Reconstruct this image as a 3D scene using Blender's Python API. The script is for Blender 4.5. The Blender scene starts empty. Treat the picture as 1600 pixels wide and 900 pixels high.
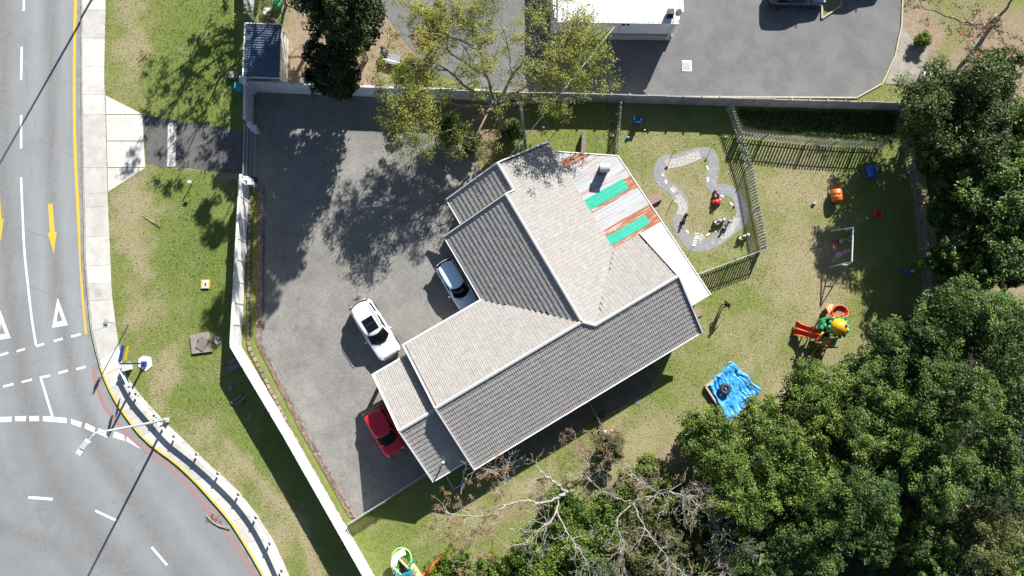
import bpy, bmesh, math, random
import numpy as np
from mathutils import Vector, Matrix, noise
random.seed(7); RNG = np.random.default_rng(11)
sc = bpy.context.scene
COL = sc.collection
# ---------------------------------------------------------------- camera, sky, sun, exposure
CAMH = 53.0; FPX = 1600 * 24.0 / 36.0
cd = bpy.data.cameras.new('camera'); cd.lens = 24.0; cd.sensor_width = 36.0; cd.clip_start = 0.5; cd.clip_end = 1500
cam = bpy.data.objects.new('camera', cd); COL.objects.link(cam); sc.camera = cam
down = Vector((760 - 800, -(565 - 450), -FPX)).normalized()      # where straight-down lands in the view
CQ = down.rotation_difference(Vector((0, 0, -1)))
cam.location = (0, 0, CAMH); cam.rotation_mode = 'QUATERNION'; cam.rotation_quaternion = CQ
SUN_EL = math.radians(32.0); SUN_AZ = math.radians(24.8)          # azimuth from +Y towards +X
wd = bpy.data.worlds.new('World'); sc.world = wd; wd.use_nodes = True
nt = wd.node_tree; sk = nt.nodes.new('ShaderNodeTexSky'); sk.sky_type = 'NISHITA'; sk.sun_disc = False
sk.sun_elevation = SUN_EL; sk.sun_rotation = SUN_AZ; sk.air_density = 1.0; sk.dust_density = 0.6; sk.ozone_density = 1.5
bgn = nt.nodes['Background']; bgn.inputs['Strength'].default_value = 0.05
nt.links.new(sk.outputs[0], bgn.inputs[0])
sd = bpy.data.lights.new('sun', 'SUN'); sd.energy = 5.0; sd.angle = math.radians(0.53); sd.color = (1.0, 0.972, 0.925)
sun = bpy.data.objects.new('sun', sd); COL.objects.link(sun)
SV = Vector((math.sin(SUN_AZ) * math.cos(SUN_EL), math.cos(SUN_AZ) * math.cos(SUN_EL), math.sin(SUN_EL)))
sun.rotation_mode = 'QUATERNION'; sun.rotation_quaternion = SV.to_track_quat('Z', 'Y'); sun.location = (20, 40, 60)
sc.view_settings.view_transform = 'Standard'; sc.view_settings.look = 'None'
sc.view_settings.gamma = 1.0; sc.view_settings.exposure = 1.05
sc.render.engine = 'CYCLES'

def P(x, y, z=0.0):
    """survey helper: a sight line from the drone meets height z at this place on the site"""
    d = CQ @ Vector((x - 800, -(y - 450), -FPX)); s = (z - CAMH) / d.z
    return Vector((d.x * s, d.y * s, z))
def PL(l, z=0.0): return [P(a, b, z) for a, b in l]
def mpp(z=0.0): return (CAMH - z) / FPX

# ---------------------------------------------------------------- materials
MATS = {}
def M(name, col, rough=0.8, col2=None, scale=4.0, amt=0.5, bump=0.0, bscale=None, metal=0.0, stretch=(1, 1, 1), detail=6, tint=0.0, spec=0.4, coat=0.0, lo=0.38, hi=0.62, fine=0.0, rot=0.0):
    if name in MATS: return MATS[name]
    m = bpy.data.materials.new(name); m.use_nodes = True; MATS[name] = m
    n = m.node_tree.nodes; L = m.node_tree.links; b = n['Principled BSDF']
    b.inputs['Roughness'].default_value = rough; b.inputs['Metallic'].default_value = metal
    b.inputs['Specular IOR Level'].default_value = spec; b.inputs['Coat Weight'].default_value = coat
    b.inputs['Coat Roughness'].default_value = 0.04
    tc = n.new('ShaderNodeTexCoord'); mp = n.new('ShaderNodeMapping'); mp.inputs['Scale'].default_value = stretch
    rm = n.new('ShaderNodeMapping'); rm.inputs['Rotation'].default_value = (0, 0, rot)
    L.new(tc.outputs['Object'], rm.inputs['Vector']); L.new(rm.outputs[0], mp.inputs['Vector'])
    out = None
    c2 = col2 if col2 else tuple(c * 0.72 for c in col)
    nz = n.new('ShaderNodeTexNoise'); nz.inputs['Scale'].default_value = scale; nz.inputs['Detail'].default_value = detail; nz.inputs['Roughness'].default_value = 0.62
    L.new(mp.outputs[0], nz.inputs['Vector'])
    mr = n.new('ShaderNodeMapRange'); mr.inputs[1].default_value = lo; mr.inputs[2].default_value = hi; mr.inputs[4].default_value = amt
    L.new(nz.outputs['Fac'], mr.inputs[0])
    mx = n.new('ShaderNodeMix'); mx.data_type = 'RGBA'; mx.inputs[6].default_value = (*col, 1); mx.inputs[7].default_value = (*c2, 1)
    L.new(mr.outputs[0], mx.inputs[0]); out = mx.outputs[2]
    if fine:
        n2 = n.new('ShaderNodeTexNoise'); n2.inputs['Scale'].default_value = 16; n2.inputs['Detail'].default_value = 3; L.new(tc.outputs['Object'], n2.inputs['Vector'])
        r2 = n.new('ShaderNodeMapRange'); r2.inputs[1].default_value = .3; r2.inputs[2].default_value = .7; r2.inputs[3].default_value = 1 - fine; r2.inputs[4].default_value = 1 + fine; L.new(n2.outputs['Fac'], r2.inputs[0])
        v2 = n.new('ShaderNodeVectorMath'); v2.operation = 'SCALE'; L.new(out, v2.inputs[0]); L.new(r2.outputs[0], v2.inputs['Scale']); out = v2.outputs[0]
    if tint:
        at = n.new('ShaderNodeAttribute'); at.attribute_name = 'tint'
        r = n.new('ShaderNodeMapRange'); r.inputs[3].default_value = 1 - tint; r.inputs[4].default_value = 1 + tint; L.new(at.outputs['Fac'], r.inputs[0])
        vm = n.new('ShaderNodeVectorMath'); vm.operation = 'SCALE'; L.new(out, vm.inputs[0]); L.new(r.outputs[0], vm.inputs['Scale']); out = vm.outputs[0]
    L.new(out, b.inputs['Base Color'])
    if bump:
        bp = n.new('ShaderNodeBump'); bp.inputs['Strength'].default_value = bump; bp.inputs['Distance'].default_value = 0.03
        nb = n.new('ShaderNodeTexNoise'); nb.inputs['Scale'].default_value = bscale or scale * 6; nb.inputs['Detail'].default_value = 4
        L.new(tc.outputs['Object'], nb.inputs['Vector']); L.new(nb.outputs['Fac'], bp.inputs['Height']); L.new(bp.outputs[0], b.inputs['Normal'])
    return m
def LEAF(name, ca, cb, trans=0.3, rough=0.5):
    if name in MATS: return MATS[name]
    m = bpy.data.materials.new(name); m.use_nodes = True; MATS[name] = m
    n = m.node_tree.nodes; L = m.node_tree.links; b = n['Principled BSDF']; o = n['Material Output']
    at = n.new('ShaderNodeAttribute'); at.attribute_name = 'tint'
    mx = n.new('ShaderNodeMix'); mx.data_type = 'RGBA'; mx.inputs[6].default_value = (*ca, 1); mx.inputs[7].default_value = (*cb, 1)
    L.new(at.outputs['Fac'], mx.inputs[0]); L.new(mx.outputs[2], b.inputs['Base Color']); b.inputs['Roughness'].default_value = rough; b.inputs['Specular IOR Level'].default_value = 0.3
    t = n.new('ShaderNodeBsdfTranslucent'); L.new(mx.outputs[2], t.inputs['Color'])
    ms = n.new('ShaderNodeMixShader'); ms.inputs[0].default_value = trans; L.new(b.outputs[0], ms.inputs[1]); L.new(t.outputs[0], ms.inputs[2]); L.new(ms.outputs[0], o.inputs['Surface'])
    return m
def GLASS(name, col=(0.012, 0.016, 0.02)):
    return M(name, col, 0.06, amt=0, spec=0.8)

# ---------------------------------------------------------------- mesh building
class MB:
    def __init__(s): s.v = []; s.f = []; s.t = []
    def add(s, vs, fs, tint=0.5):
        o = len(s.v); s.v += [tuple(p) for p in vs]
        for f in fs: s.f.append([o + i for i in f]); s.t.append(tint)
        return s
    def poly(s, pts, tint=0.5): return s.add(pts, [list(range(len(pts)))], tint)
    def obox(s, c, x, y, z, tint=0.5):
        """box from centre and three half-axis vectors"""
        c = Vector(c); x = Vector(x); y = Vector(y); z = Vector(z); vs = []
        for k in (-1, 1):
            for a, b in ((-1, -1), (1, -1), (1, 1), (-1, 1)): vs.append(c + x * a + y * b + z * k)
        return s.add(vs, [[3, 2, 1, 0], [4, 5, 6, 7], [0, 1, 5, 4], [1, 2, 6, 5], [2, 3, 7, 6], [3, 0, 4, 7]], tint)
    def box(s, c, size, rz=0.0, tint=0.5):
        x = Vector((math.cos(rz), math.sin(rz), 0)) * (size[0] / 2); y = Vector((-math.sin(rz), math.cos(rz), 0)) * (size[1] / 2)
        return s.obox(c, x, y, Vector((0, 0, size[2] / 2)), tint)
    def bar(s, a, b, w, h=None, tint=0.5, up=None):
        """rectangular bar from a to b"""
        a = Vector(a); b = Vector(b); d = b - a; h = h or w
        u = Vector(up) if up else Vector((0, 0, 1))
        if abs(d.normalized().dot(u)) > 0.98: u = Vector((1, 0, 0))
        sd = d.cross(u).normalized() * (w / 2); uu = sd.cross(d).normalized() * (h / 2)
        return s.obox((a + b) / 2, d / 2, sd, uu, tint)
    def prism(s, pts, z0, z1, tint=0.5):
        a = sum(pts[i][0] * pts[(i + 1) % len(pts)][1] - pts[(i + 1) % len(pts)][0] * pts[i][1] for i in range(len(pts)))
        if a < 0: pts = list(pts)[::-1]
        n = len(pts); vs = [(p[0], p[1], z0) for p in pts] + [(p[0], p[1], z1) for p in pts]
        return s.add(vs, [list(range(n))[::-1], list(range(n, 2 * n))] + [[i, (i + 1) % n, n + (i + 1) % n, n + i] for i in range(n)], tint)
    def tube(s, pts, r, n=6, tint=0.5, cap=True, closed=False):
        pts = [Vector(p) for p in pts]; m = len(pts)
        if not isinstance(r, (list, tuple)): r = [r] * m
        vs = []; up = None
        for i, p in enumerate(pts):
            d = (pts[(i + 1) % m] - pts[i - 1]) if closed else (pts[min(i + 1, m - 1)] - pts[max(i - 1, 0)])
            d = d.normalized() if d.length > 1e-9 else Vector((0, 0, 1))
            if up is None: up = Vector((0, 0, 1)) if abs(d.z) < 0.9 else Vector((1, 0, 0))
            a = d.cross(up); a = a.normalized() if a.length > 1e-6 else d.orthogonal().normalized()
            b = a.cross(d).normalized(); up = b
            for k in range(n):
                t = 2 * math.pi * k / n; vs.append(p + (a * math.cos(t) + b * math.sin(t)) * r[i])
        fs = []
        for i in range(m if closed else m - 1):
            j = (i + 1) % m
            for k in range(n): fs.append([i * n + k, i * n + (k + 1) % n, j * n + (k + 1) % n, j * n + k])
        if cap and not closed: fs += [list(range(n))[::-1], [(m - 1) * n + k for k in range(n)]]
        return s.add(vs, fs, tint)
    def lathe(s, c, prof, n=16, tint=0.5, axis=None):
        c = Vector(c); q = Vector((0, 0, 1)).rotation_difference(Vector(axis)) if axis else None
        vs = []
        for r, z in prof:
            for k in range(n):
                t = 2 * math.pi * k / n; p = Vector((r * math.cos(t), r * math.sin(t), z)); vs.append(c + (q @ p if q else p))
        m = len(prof); fs = [[i * n + k, i * n + (k + 1) % n, (i + 1) * n + (k + 1) % n, (i + 1) * n + k] for i in range(m - 1) for k in range(n)]
        fs += [list(range(n))[::-1], [(m - 1) * n + k for k in range(n)]]
        return s.add(vs, fs, tint)
    def ball(s, c, r, sc3=(1, 1, 1), n=10, tint=0.5):
        m = max(4, n // 2 + 1); prof = [(max(0.001, r * math.sin(math.pi * i / m)), -r * math.cos(math.pi * i / m)) for i in range(m + 1)]
        o = len(s.v); s.lathe((0, 0, 0), prof, n, tint); c = Vector(c)
        for i in range(o, len(s.v)): q = s.v[i]; s.v[i] = (q[0] * sc3[0] + c.x, q[1] * sc3[1] + c.y, q[2] * sc3[2] + c.z)
        return s
    def ribbon(s, pts, w, tint=0.5):
        """flat strip of width w along a polyline"""
        pts = [Vector(p) for p in pts]; vs = []
        for i, p in enumerate(pts):
            d = pts[min(i + 1, len(pts) - 1)] - pts[max(i - 1, 0)]; nn = Vector((-d.y, d.x, 0)).normalized() * w / 2
            vs += [p - nn, p + nn]
        return s.add(vs, [[2 * i, 2 * i + 2, 2 * i + 3, 2 * i + 1] for i in range(len(pts) - 1)], tint)
    def mesh(s, name, off=None, smooth=False):
        me = bpy.data.meshes.new(name); v = s.v
        if off is not None: v = [(p[0] - off[0], p[1] - off[1], p[2] - off[2]) for p in v]
        me.from_pydata(v, [], s.f); me.update()
        at = me.attributes.new('tint', 'FLOAT', 'FACE'); at.data.foreach_set('value', np.array(s.t, dtype=np.float32))
        if smooth: me.polygons.foreach_set('use_smooth', [True] * len(me.polygons))
        return me
def wloc(o):
    p = Vector((0, 0, 0))
    while o: p = p + o.location; o = o.parent
    return p
def link(name, me, mat, parent=None):
    o = bpy.data.objects.new(name, me); COL.objects.link(o)
    if mat is not None: me.materials.clear(); me.materials.append(MATS[mat] if isinstance(mat, str) else mat)
    o.parent = parent
    return o
def obj(name, mb, mat, parent=None, local=False, smooth=False):
    """one mesh object; coordinates are site coordinates unless local"""
    if local: off = None
    elif parent: off = wloc(parent)
    else:
        a = np.array(mb.v); off = Vector(((a[:, 0].min() + a[:, 0].max()) / 2, (a[:, 1].min() + a[:, 1].max()) / 2, a[:, 2].min()))
    o = link(name, mb.mesh(name, off, smooth), mat, parent)
    if off is not None and not parent: o.location = off
    return o
def tag(o, label=None, cat=None, group=None, kind=None):
    if label: o['label'] = label
    if cat: o['category'] = cat
    if group: o['group'] = group
    if kind: o['kind'] = kind
    return o
def thing(name, loc, label, cat, group=None, rz=0.0):
    o = bpy.data.objects.new(name, None); o.empty_display_size = 0.2; COL.objects.link(o); o.location = loc; o.rotation_euler = (0, 0, rz)
    return tag(o, label, cat, group)
def struct(name, mb, mat, parent=None, smooth=False):
    o = obj(name, mb, mat, parent, smooth=smooth)
    if not parent: o['kind'] = 'structure'
    return o
def piece(name, me, mat, parent, loc, rz=0.0, scale=None):
    o = link(name, me, None, parent); o.location = Vector(loc) - wloc(parent); o.rotation_euler = (0, 0, rz)
    if mat and not me.materials: me.materials.append(MATS[mat])
    if scale: o.scale = scale
    return o
def smooth_line(pts, n=6, closed=False):
    """Catmull-Rom through 2-D/3-D points"""
    pts = [Vector(p) for p in pts]; m = len(pts); out = []
    for i in range(m if closed else m - 1):
        g = (lambda k: pts[k % m]) if closed else (lambda k: pts[min(max(k, 0), m - 1)])
        a, b, c, d = g(i - 1), g(i), g(i + 1), g(i + 2)
        for k in range(n):
            t = k / n; out.append(0.5 * ((2 * b) + (c - a) * t + (2 * a - 5 * b + 4 * c - d) * t * t + (3 * b - a - 3 * c + d) * t ** 3))
    if not closed: out.append(pts[-1])
    return out
def inpoly(x, y, poly):
    """vectorised point in polygon"""
    x = np.asarray(x); y = np.asarray(y); c = np.zeros(x.shape, bool); n = len(poly); j = n - 1
    for i in range(n):
        xi, yi = poly[i][0], poly[i][1]; xj, yj = poly[j][0], poly[j][1]
        if yi != yj: c ^= ((yi > y) != (yj > y)) & (x < (xj - xi) * (y - yi) / (yj - yi) + xi)
        j = i
    return c
def segdist(x, y, pl):
    d = np.full(np.shape(x), 1e9)
    for a, b in zip(pl[:-1], pl[1:]):
        ax, ay = a[0], a[1]; dx, dy = b[0] - ax, b[1] - ay; t = np.clip(((x - ax) * dx + (y - ay) * dy) / (dx * dx + dy * dy + 1e-9), 0, 1)
        d = np.minimum(d, np.hypot(x - ax - t * dx, y - ay - t * dy))
    return d
def resample(pl, step):
    out = [Vector(pl[0])]; acc = 0.0
    for a, b in zip(pl[:-1], pl[1:]):
        a = Vector(a); b = Vector(b); L = (b - a).length; p = step - acc
        while p <= L: out.append(a + (b - a) * (p / L)); p += step
        acc = (acc + L) % step
    return out

# plain materials used in many places
M('white_paint', (0.80, 0.80, 0.78), 0.6, (0.60, 0.59, 0.56), 3, 0.5)
M('concrete', (0.56, 0.545, 0.50), 0.9, (0.43, 0.41, 0.37), 1.2, 0.7, bump=0.15, tint=0.14, fine=.08)
M('kerb_concrete', (0.36, 0.35, 0.32), 0.9, (0.22, 0.21, 0.19), 2.5, 0.7, bump=0.2, tint=0.12)
M('kerb_yellow', (0.62, 0.47, 0.03), 0.75, (0.45, 0.40, 0.25), 6, 0.5)
M('steel', (0.50, 0.52, 0.53), 0.45, (0.40, 0.41, 0.42), 5, 0.6, metal=0.6)
M('dark_metal', (0.03, 0.032, 0.035), 0.55, (0.06, 0.05, 0.045), 6, 0.6)
M('black_rubber', (0.016, 0.016, 0.017), 0.75, (0.03, 0.03, 0.03), 8, 0.6)
M('wood', (0.26, 0.19, 0.12), 0.85, (0.14, 0.10, 0.065), 5, 0.8, stretch=(1, 6, 1), bump=0.2)
M('old_wood', (0.24, 0.21, 0.17), 0.9, (0.13, 0.11, 0.09), 6, 0.8, bump=0.2)
M('bark', (0.13, 0.10, 0.075), 0.95, (0.06, 0.045, 0.035), 6, 0.9, stretch=(1, 1, .3), bump=0.4)
M('pale_bark', (0.40, 0.375, 0.335), 0.9, (0.25, 0.22, 0.18), 4, 0.9, bump=0.3)
M('twig_bark', (0.27, 0.23, 0.18), 0.95, (0.15, 0.12, 0.09), 4, 0.9)
# ---------------------------------------------------------------- GROUND, ROAD, PAVEMENT
RZ = -0.12                                                        # road level; lawns and pavement are at 0
M('soil', (0.27, 0.205, 0.14), 0.95, (0.18, 0.13, 0.085), 0.6, 0.9, bump=0.4, bscale=6)
g = MB(); g.poly([(-400, -400, -.18), (400, -400, -.18), (400, 400, -.18), (-400, 400, -.18)])
struct('ground', g, M('far_ground', (0.10, 0.115, 0.045), 0.95, (0.20, 0.16, 0.10), 0.15, 0.9, bump=.3, bscale=4))

# kerb line (left edge of the pavement) and inner pavement edge, station by station
ST = [((128, -60), (165, -60)), ((128, -22), (165, -22)), ((129, 16), (165, 16)), ((129, 60), (164, 60)), ((129, 104), (163, 104)), ((129, 125), (163, 125)), ((129, 148), (164, 148)),
      ((130, 179), (165, 179)), ((131, 262), (167, 262)), ((132, 303), (168, 301)), ((133, 324), (169, 322)), ((134, 370), (171, 368)), ((135, 416), (173, 414)),
      ((138, 443), (174, 442)), ((140, 470), (176, 468)), ((145, 517), (181, 507)), ((156, 563), (186, 540)), ((163, 585), (192, 572)), ((172, 607), (201, 592)),
      ((186, 632), (217, 614)), ((203, 656), (238, 638)), ((222, 680), (263, 664)), ((245, 700), (290, 690)), ((275, 722), (318, 717)), ((305, 750), (346, 742)),
      ((335, 783), (373, 768)), ((362, 815), (401, 803)), ((383, 848), (426, 842)), ((402, 880), (446, 885)), ((418, 910), (462, 922)), ((432, 945), (478, 965))]
KL = [P(*a) for a, b in ST]; PR = [P(*b) for a, b in ST]
road_poly = [(p.x, p.y) for p in KL]
road_poly = [(KL[0].x, 120)] + road_poly + [(KL[-1].x + 6, -60), (-160, -60), (-160, 120)]
# road as a grid so that oil and tyre wear can be carried as a real stain mask
xs = np.arange(-62, -11, 0.5); ys = np.arange(-34, 46, 0.5)
GX, GY = np.meshgrid(xs, ys); nx, ny = len(xs), len(ys)
oil = [[(76, -80), (78, 150), (80, 330), (90, 470), (112, 590), (150, 700), (215, 800), (300, 930)], [(4, -80), (4, 330), (14, 470), (36, 600), (60, 700), (100, 790), (190, 880), (260, 960)], [(-60, 800), (60, 845), (180, 880), (250, 950)]]
wear = np.zeros(GX.shape)
for pl in oil: wear = np.maximum(wear, np.exp(-(segdist(GX, GY, [P(*q) for q in pl]) / 0.55) ** 2))
pol = [[(58, -80), (58, 330), (68, 470), (88, 600), (125, 720), (190, 840)], [(98, -80), (99, 330), (112, 480), (138, 600), (180, 690), (260, 790), (350, 900)], [(-22, 600), (10, 720), (60, 820), (160, 900)]]
pl_w = np.zeros(GX.shape)
for pl in pol: pl_w = np.maximum(pl_w, np.exp(-(segdist(GX, GY, [P(*q) for q in pl]) / 0.6) ** 2))
vs = np.stack([GX, GY, np.full(GX.shape, RZ)], -1).reshape(-1, 3)
idx = np.arange(nx * ny).reshape(ny, nx)
fs = np.stack([idx[:-1, :-1], idx[:-1, 1:], idx[1:, 1:], idx[1:, :-1]], -1).reshape(-1, 4)
cx = vs[fs].mean(1); keep = inpoly(cx[:, 0] - 1.2, cx[:, 1], road_poly) | inpoly(cx[:, 0] - .6, cx[:, 1] - .6, road_poly)
me = bpy.data.meshes.new('road'); me.from_pydata(vs.tolist(), [], fs[keep].tolist()); me.update()
ca = me.color_attributes.new('wear', 'FLOAT_COLOR', 'POINT')
rc_ = P(-330, 1180); rad_ = np.hypot(GX - rc_.x, GY - rc_.y); strk = sum(np.sin(rad_ * f_ + p_) * a_ for f_, p_, a_ in ((1.1, .3, .5), (1.9, 2.1, .45), (2.7, 4.0, .35), (.55, 1.2, .6)))
strk = np.clip(.5 + .35 * strk, 0, 1) * np.clip((P(0, 640).y + 2 - GY) / 6, 0, 1)
ca.data.foreach_set('color', np.stack([wear, pl_w, strk, 0 * wear + 1], -1).reshape(-1).astype(np.float32))
def road_mat():
    m = bpy.data.materials.new('worn_asphalt'); m.use_nodes = True; n = m.node_tree.nodes; L = m.node_tree.links; b = n['Principled BSDF']; b.inputs['Roughness'].default_value = .85
    at = n.new('ShaderNodeAttribute'); at.attribute_name = 'wear'; sp = n.new('ShaderNodeSeparateColor'); L.new(at.outputs['Color'], sp.inputs[0])
    tc = n.new('ShaderNodeTexCoord')
    def nz(s, d=5, st=(1, 1, 1)):
        mp = n.new('ShaderNodeMapping'); mp.inputs['Scale'].default_value = st; L.new(tc.outputs['Object'], mp.inputs['Vector'])
        k = n.new('ShaderNodeTexNoise'); k.inputs['Scale'].default_value = s; k.inputs['Detail'].default_value = d; k.inputs['Roughness'].default_value = .65; L.new(mp.outputs[0], k.inputs['Vector']); return k.outputs['Fac']
    def mixc(f, a, bcol):
        x = n.new('ShaderNodeMix'); x.data_type = 'RGBA'
        if isinstance(a, tuple): x.inputs[6].default_value = (*a, 1)
        else: L.new(a, x.inputs[6])
        x.inputs[7].default_value = (*bcol, 1); L.new(f, x.inputs[0]); return x.outputs[2]
    def rng(f, lo, hi, a=0., bb=1.):
        r = n.new('ShaderNodeMapRange'); r.inputs[1].default_value = lo; r.inputs[2].default_value = hi; r.inputs[3].default_value = a; r.inputs[4].default_value = bb; L.new(f, r.inputs[0]); return r.outputs[0]
    def mul(a, bb):
        k = n.new('ShaderNodeMath'); k.operation = 'MULTIPLY'; L.new(a, k.inputs[0]); L.new(bb, k.inputs[1]); return k.outputs[0]
    c = mixc(rng(nz(.25, 4), .35, .65, 0, .7), (.250, .264, .272), (.195, .205, .211))
    c = mixc(rng(nz(14, 3), .45, .75, 0, .35), c, (.15, .145, .14))
    c = mixc(mul(sp.outputs[0], rng(nz(7, 5), .30, .62, .1, .8)), c, (.145, .130, .115))
    c = mixc(mul(sp.outputs[1], rng(nz(.9, 5, (1, .15, 1)), .3, .7, .2, .55)), c, (.32, .334, .342))
    c = mixc(mul(sp.outputs[2], rng(nz(1.6, 5), .3, .7, .25, .75)), c, (.165, .166, .165))
    vo = n.new('ShaderNodeTexVoronoi'); vo.feature = 'DISTANCE_TO_EDGE'; vo.inputs['Scale'].default_value = .11; L.new(tc.outputs['Object'], vo.inputs['Vector'])
    c = mixc(mul(rng(vo.outputs['Distance'], .0, .004, .5, 0), rng(nz(.6, 2), .5, .55)), c, (.09, .09, .09))
    L.new(c, b.inputs['Base Color'])
    bp = n.new('ShaderNodeBump'); bp.inputs['Strength'].default_value = .25; bp.inputs['Distance'].default_value = .02; L.new(nz(40, 3), bp.inputs['Height']); L.new(bp.outputs[0], b.inputs['Normal'])
    return m
road = link('road', me, road_mat()); road['kind'] = 'structure'

# painted markings, each a sheet on the road
def road_paint(name, col, c2, amt=.6):
    M(name, col, .7, c2, 5, amt, lo=.45, hi=.7)
road_paint('road_white', (.80, .80, .78), (.40, .40, .40)); road_paint('road_yellow', (.66, .43, .03), (.45, .33, .12)); road_paint('road_red', (.36, .17, .16), (.23, .23, .235), 1.0)
MZ = RZ + .004
def dash(name, a, b, w, mat='road_white', z=MZ):
    m = MB(); m.ribbon([P(*a, z), P(*b, z)], w); return obj(name, m, mat, road)
for a, b in [((38, -40), (37, 17)), ((34, 73), (33, 125)), ((33, 180), (33, 232)), ((0, 555), (13, 551)), ((26, 549), (39, 545)), ((57, 541), (69, 537)), ((84, 533), (98, 529)), ((111, 526), (126, 522)),
             ((5, 604), (21, 600)), ((34, 597), (50, 593)), ((62, 590), (78, 587)), ((91, 583), (106, 579)), ((119, 577), (134, 573)), ((44, 777), (82, 780)), ((149, 798), (181, 813)), ((237, 855), (261, 883))]:
    dash('lane_dash', a, b, .165 if a[0] != 44 else .2)
m = MB(); m.ribbon(smooth_line(PL([(33, 277), (35, 330), (38, 390), (43, 440), (50, 500), (56.5, 540)], MZ + .002), 5), .16); obj('lane_line', m, 'road_white', road)
m = MB(); m.ribbon(PL([(64, 592), (82, 651)], MZ + .002), .17); obj('lane_line', m, 'road_white', road)
for q in [[(-40, 653), (-40, 661), (18, 659), (18, 651)], [(23, 650.5), (24, 658), (40, 658), (41, 650)], [(46, 650), (46, 658), (61, 658), (61, 650)], [(67, 650), (67, 658), (104, 661), (104, 653)], [(111, 655), (111, 662), (126, 668), (128, 660)], [(134, 661), (132, 669), (147, 676), (149, 668)], [(154, 669), (152, 677), (168, 684), (172, 676)], [(179, 674), (176, 683), (195, 689), (194, 680)], [(199, 681), (197, 689), (221, 702)]]:
    m = MB(); m.poly(PL(q, MZ)); obj('give_way_mark', m, 'road_white', road)
for dx, dy in ((0, 0), (-89.5, 20)):
    o_ = [(90, 465), (81.5, 512), (106, 508)]; i_ = [(91, 484), (88, 503), (98, 501.5)]
    m = MB(); o_ = [(a + dx, b + dy) for a, b in o_]; i_ = [(a + dx, b + dy) for a, b in i_]
    pts = PL(o_ + i_, MZ); m.add(pts, [[0, 1, 4, 3], [1, 2, 5, 4], [2, 0, 3, 5]]); obj('yield_triangle', m, 'road_white', road)
for dx, dy in ((0, 0), (-83, -20)):
    m = MB(); m.add(PL([(a + dx, b + dy) for a, b in [(75, 319), (82, 318), (85.5, 362), (88.5, 362), (84, 396), (74.5, 364), (78, 363)]], MZ), [[0, 1, 2, 6], [6, 2, 4], [2, 3, 4], [6, 4, 5]])
    obj('lane_arrow', m, 'road_yellow', road)
m = MB(); m.ribbon(smooth_line(PL([(120, -60), (118, 0), (116, 110), (117, 225), (122, 330), (128, 440), (135, 522)], MZ), 4), .23); obj('edge_line', m, 'road_yellow', road)
m = MB(); m.ribbon(smooth_line(PL([(145, 572), (153, 607), (167, 640), (197, 676), (222, 699), (265, 730), (300, 765), (330, 802), (355, 835), (387, 882), (405, 920)], MZ + .002), 4), .26); obj('edge_line', m, 'road_red', road)

# gutter channel, kerb stones, paving slabs
KS = smooth_line(KL, 6)
m = MB(); m.ribbon([p + Vector((-.30, -.06, RZ + .006)) for p in KS], .34)
struct('gutter', m, M('gutter_concrete', (.27, .27, .26), .9, (.18, .17, .15), 1.5, .8, tint=.1))
kerb = thing('kerb', KL[10], None, None); kerb['kind'] = 'structure'
st = resample(KS, .985)
for i in range(len(st) - 1):
    a, b = st[i], st[i + 1]; d = (b - a).normalized(); nn = Vector((-d.y, d.x, 0)); mid = (a + b) / 2
    m = MB(); m.obox(mid - nn * .06 + Vector((0, 0, -.09)), d * ((b - a).length / 2 - .006), nn * .075, Vector((0, 0, .115 + random.uniform(-.004, .004))), random.random())
    px = mid.y
    obj('kerb_stone', m, 'kerb_yellow' if px < P(160, 577).y else 'kerb_concrete', kerb)
pav = MB(); pav.add([v for a, b in zip(KL, PR) for v in (a + Vector((.02, 0, -.03)), b + Vector((-.02, 0, -.03)))], [[2 * i, 2 * i + 2, 2 * i + 3, 2 * i + 1] for i in range(len(KL) - 1)])
pavement = struct('pavement', pav, 'soil')
def slab(pts, name='paving_slab', parent=None, z0=-.1, z1=.018, mat='concrete', gap=.012):
    c = sum((Vector((p[0], p[1], 0)) for p in pts), Vector()) / len(pts); q = []
    for p in pts:
        d = Vector((p[0], p[1], 0)) - c; q.append(c + d * (1 - gap / max(d.length, .1)))
    m = MB(); m.prism([(p.x, p.y) for p in q], z0, z1 + random.uniform(-.004, .004), random.random()); return obj(name, m, mat, parent or pavement)
for i in range(len(KL) - 1):
    a, b, c, d = KL[i], PR[i], PR[i + 1], KL[i + 1]
    n = max(1, round((b - c).length / 2.4)) if i > 14 else 1
    for k in range(n):
        t0, t1 = k / n, (k + 1) / n; slab([a.lerp(d, t0), b.lerp(c, t0), b.lerp(c, t1), a.lerp(d, t1)])
for q in [[(165, 149), (166, 178.5), (223, 178.5)], [(166, 179.5), (223, 179.5), (224.5, 220), (167, 220)], [(167, 221), (224.5, 221), (227, 261.5), (168, 261.5)], [(168, 262.5), (227, 262.5), (169, 300)]]:
    slab(PL(q))
m = MB(); c = P(153, 457, .02); m.lathe(c, [(.30, 0), (.30, .012), (.27, .012), (.26, .006), (.06, .006), (.05, .012), (.001, .012)], 20)
tag(obj('manhole_cover', m, M('cover_grey', (.42, .40, .36), .8, (.3, .28, .25), 4, .6)), 'round concrete access cover set in the pavement slab', 'manhole cover')

# lawn sheet with wear masks: r = dry straw, g = bare soil, b = lush
xs = np.arange(-38, 56, .4); ys = np.arange(-24, 40, .4); GX, GY = np.meshgrid(xs, ys); nx, ny = len(xs), len(ys)
inr = inpoly(GX - .9, GY - .2, road_poly)
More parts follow.
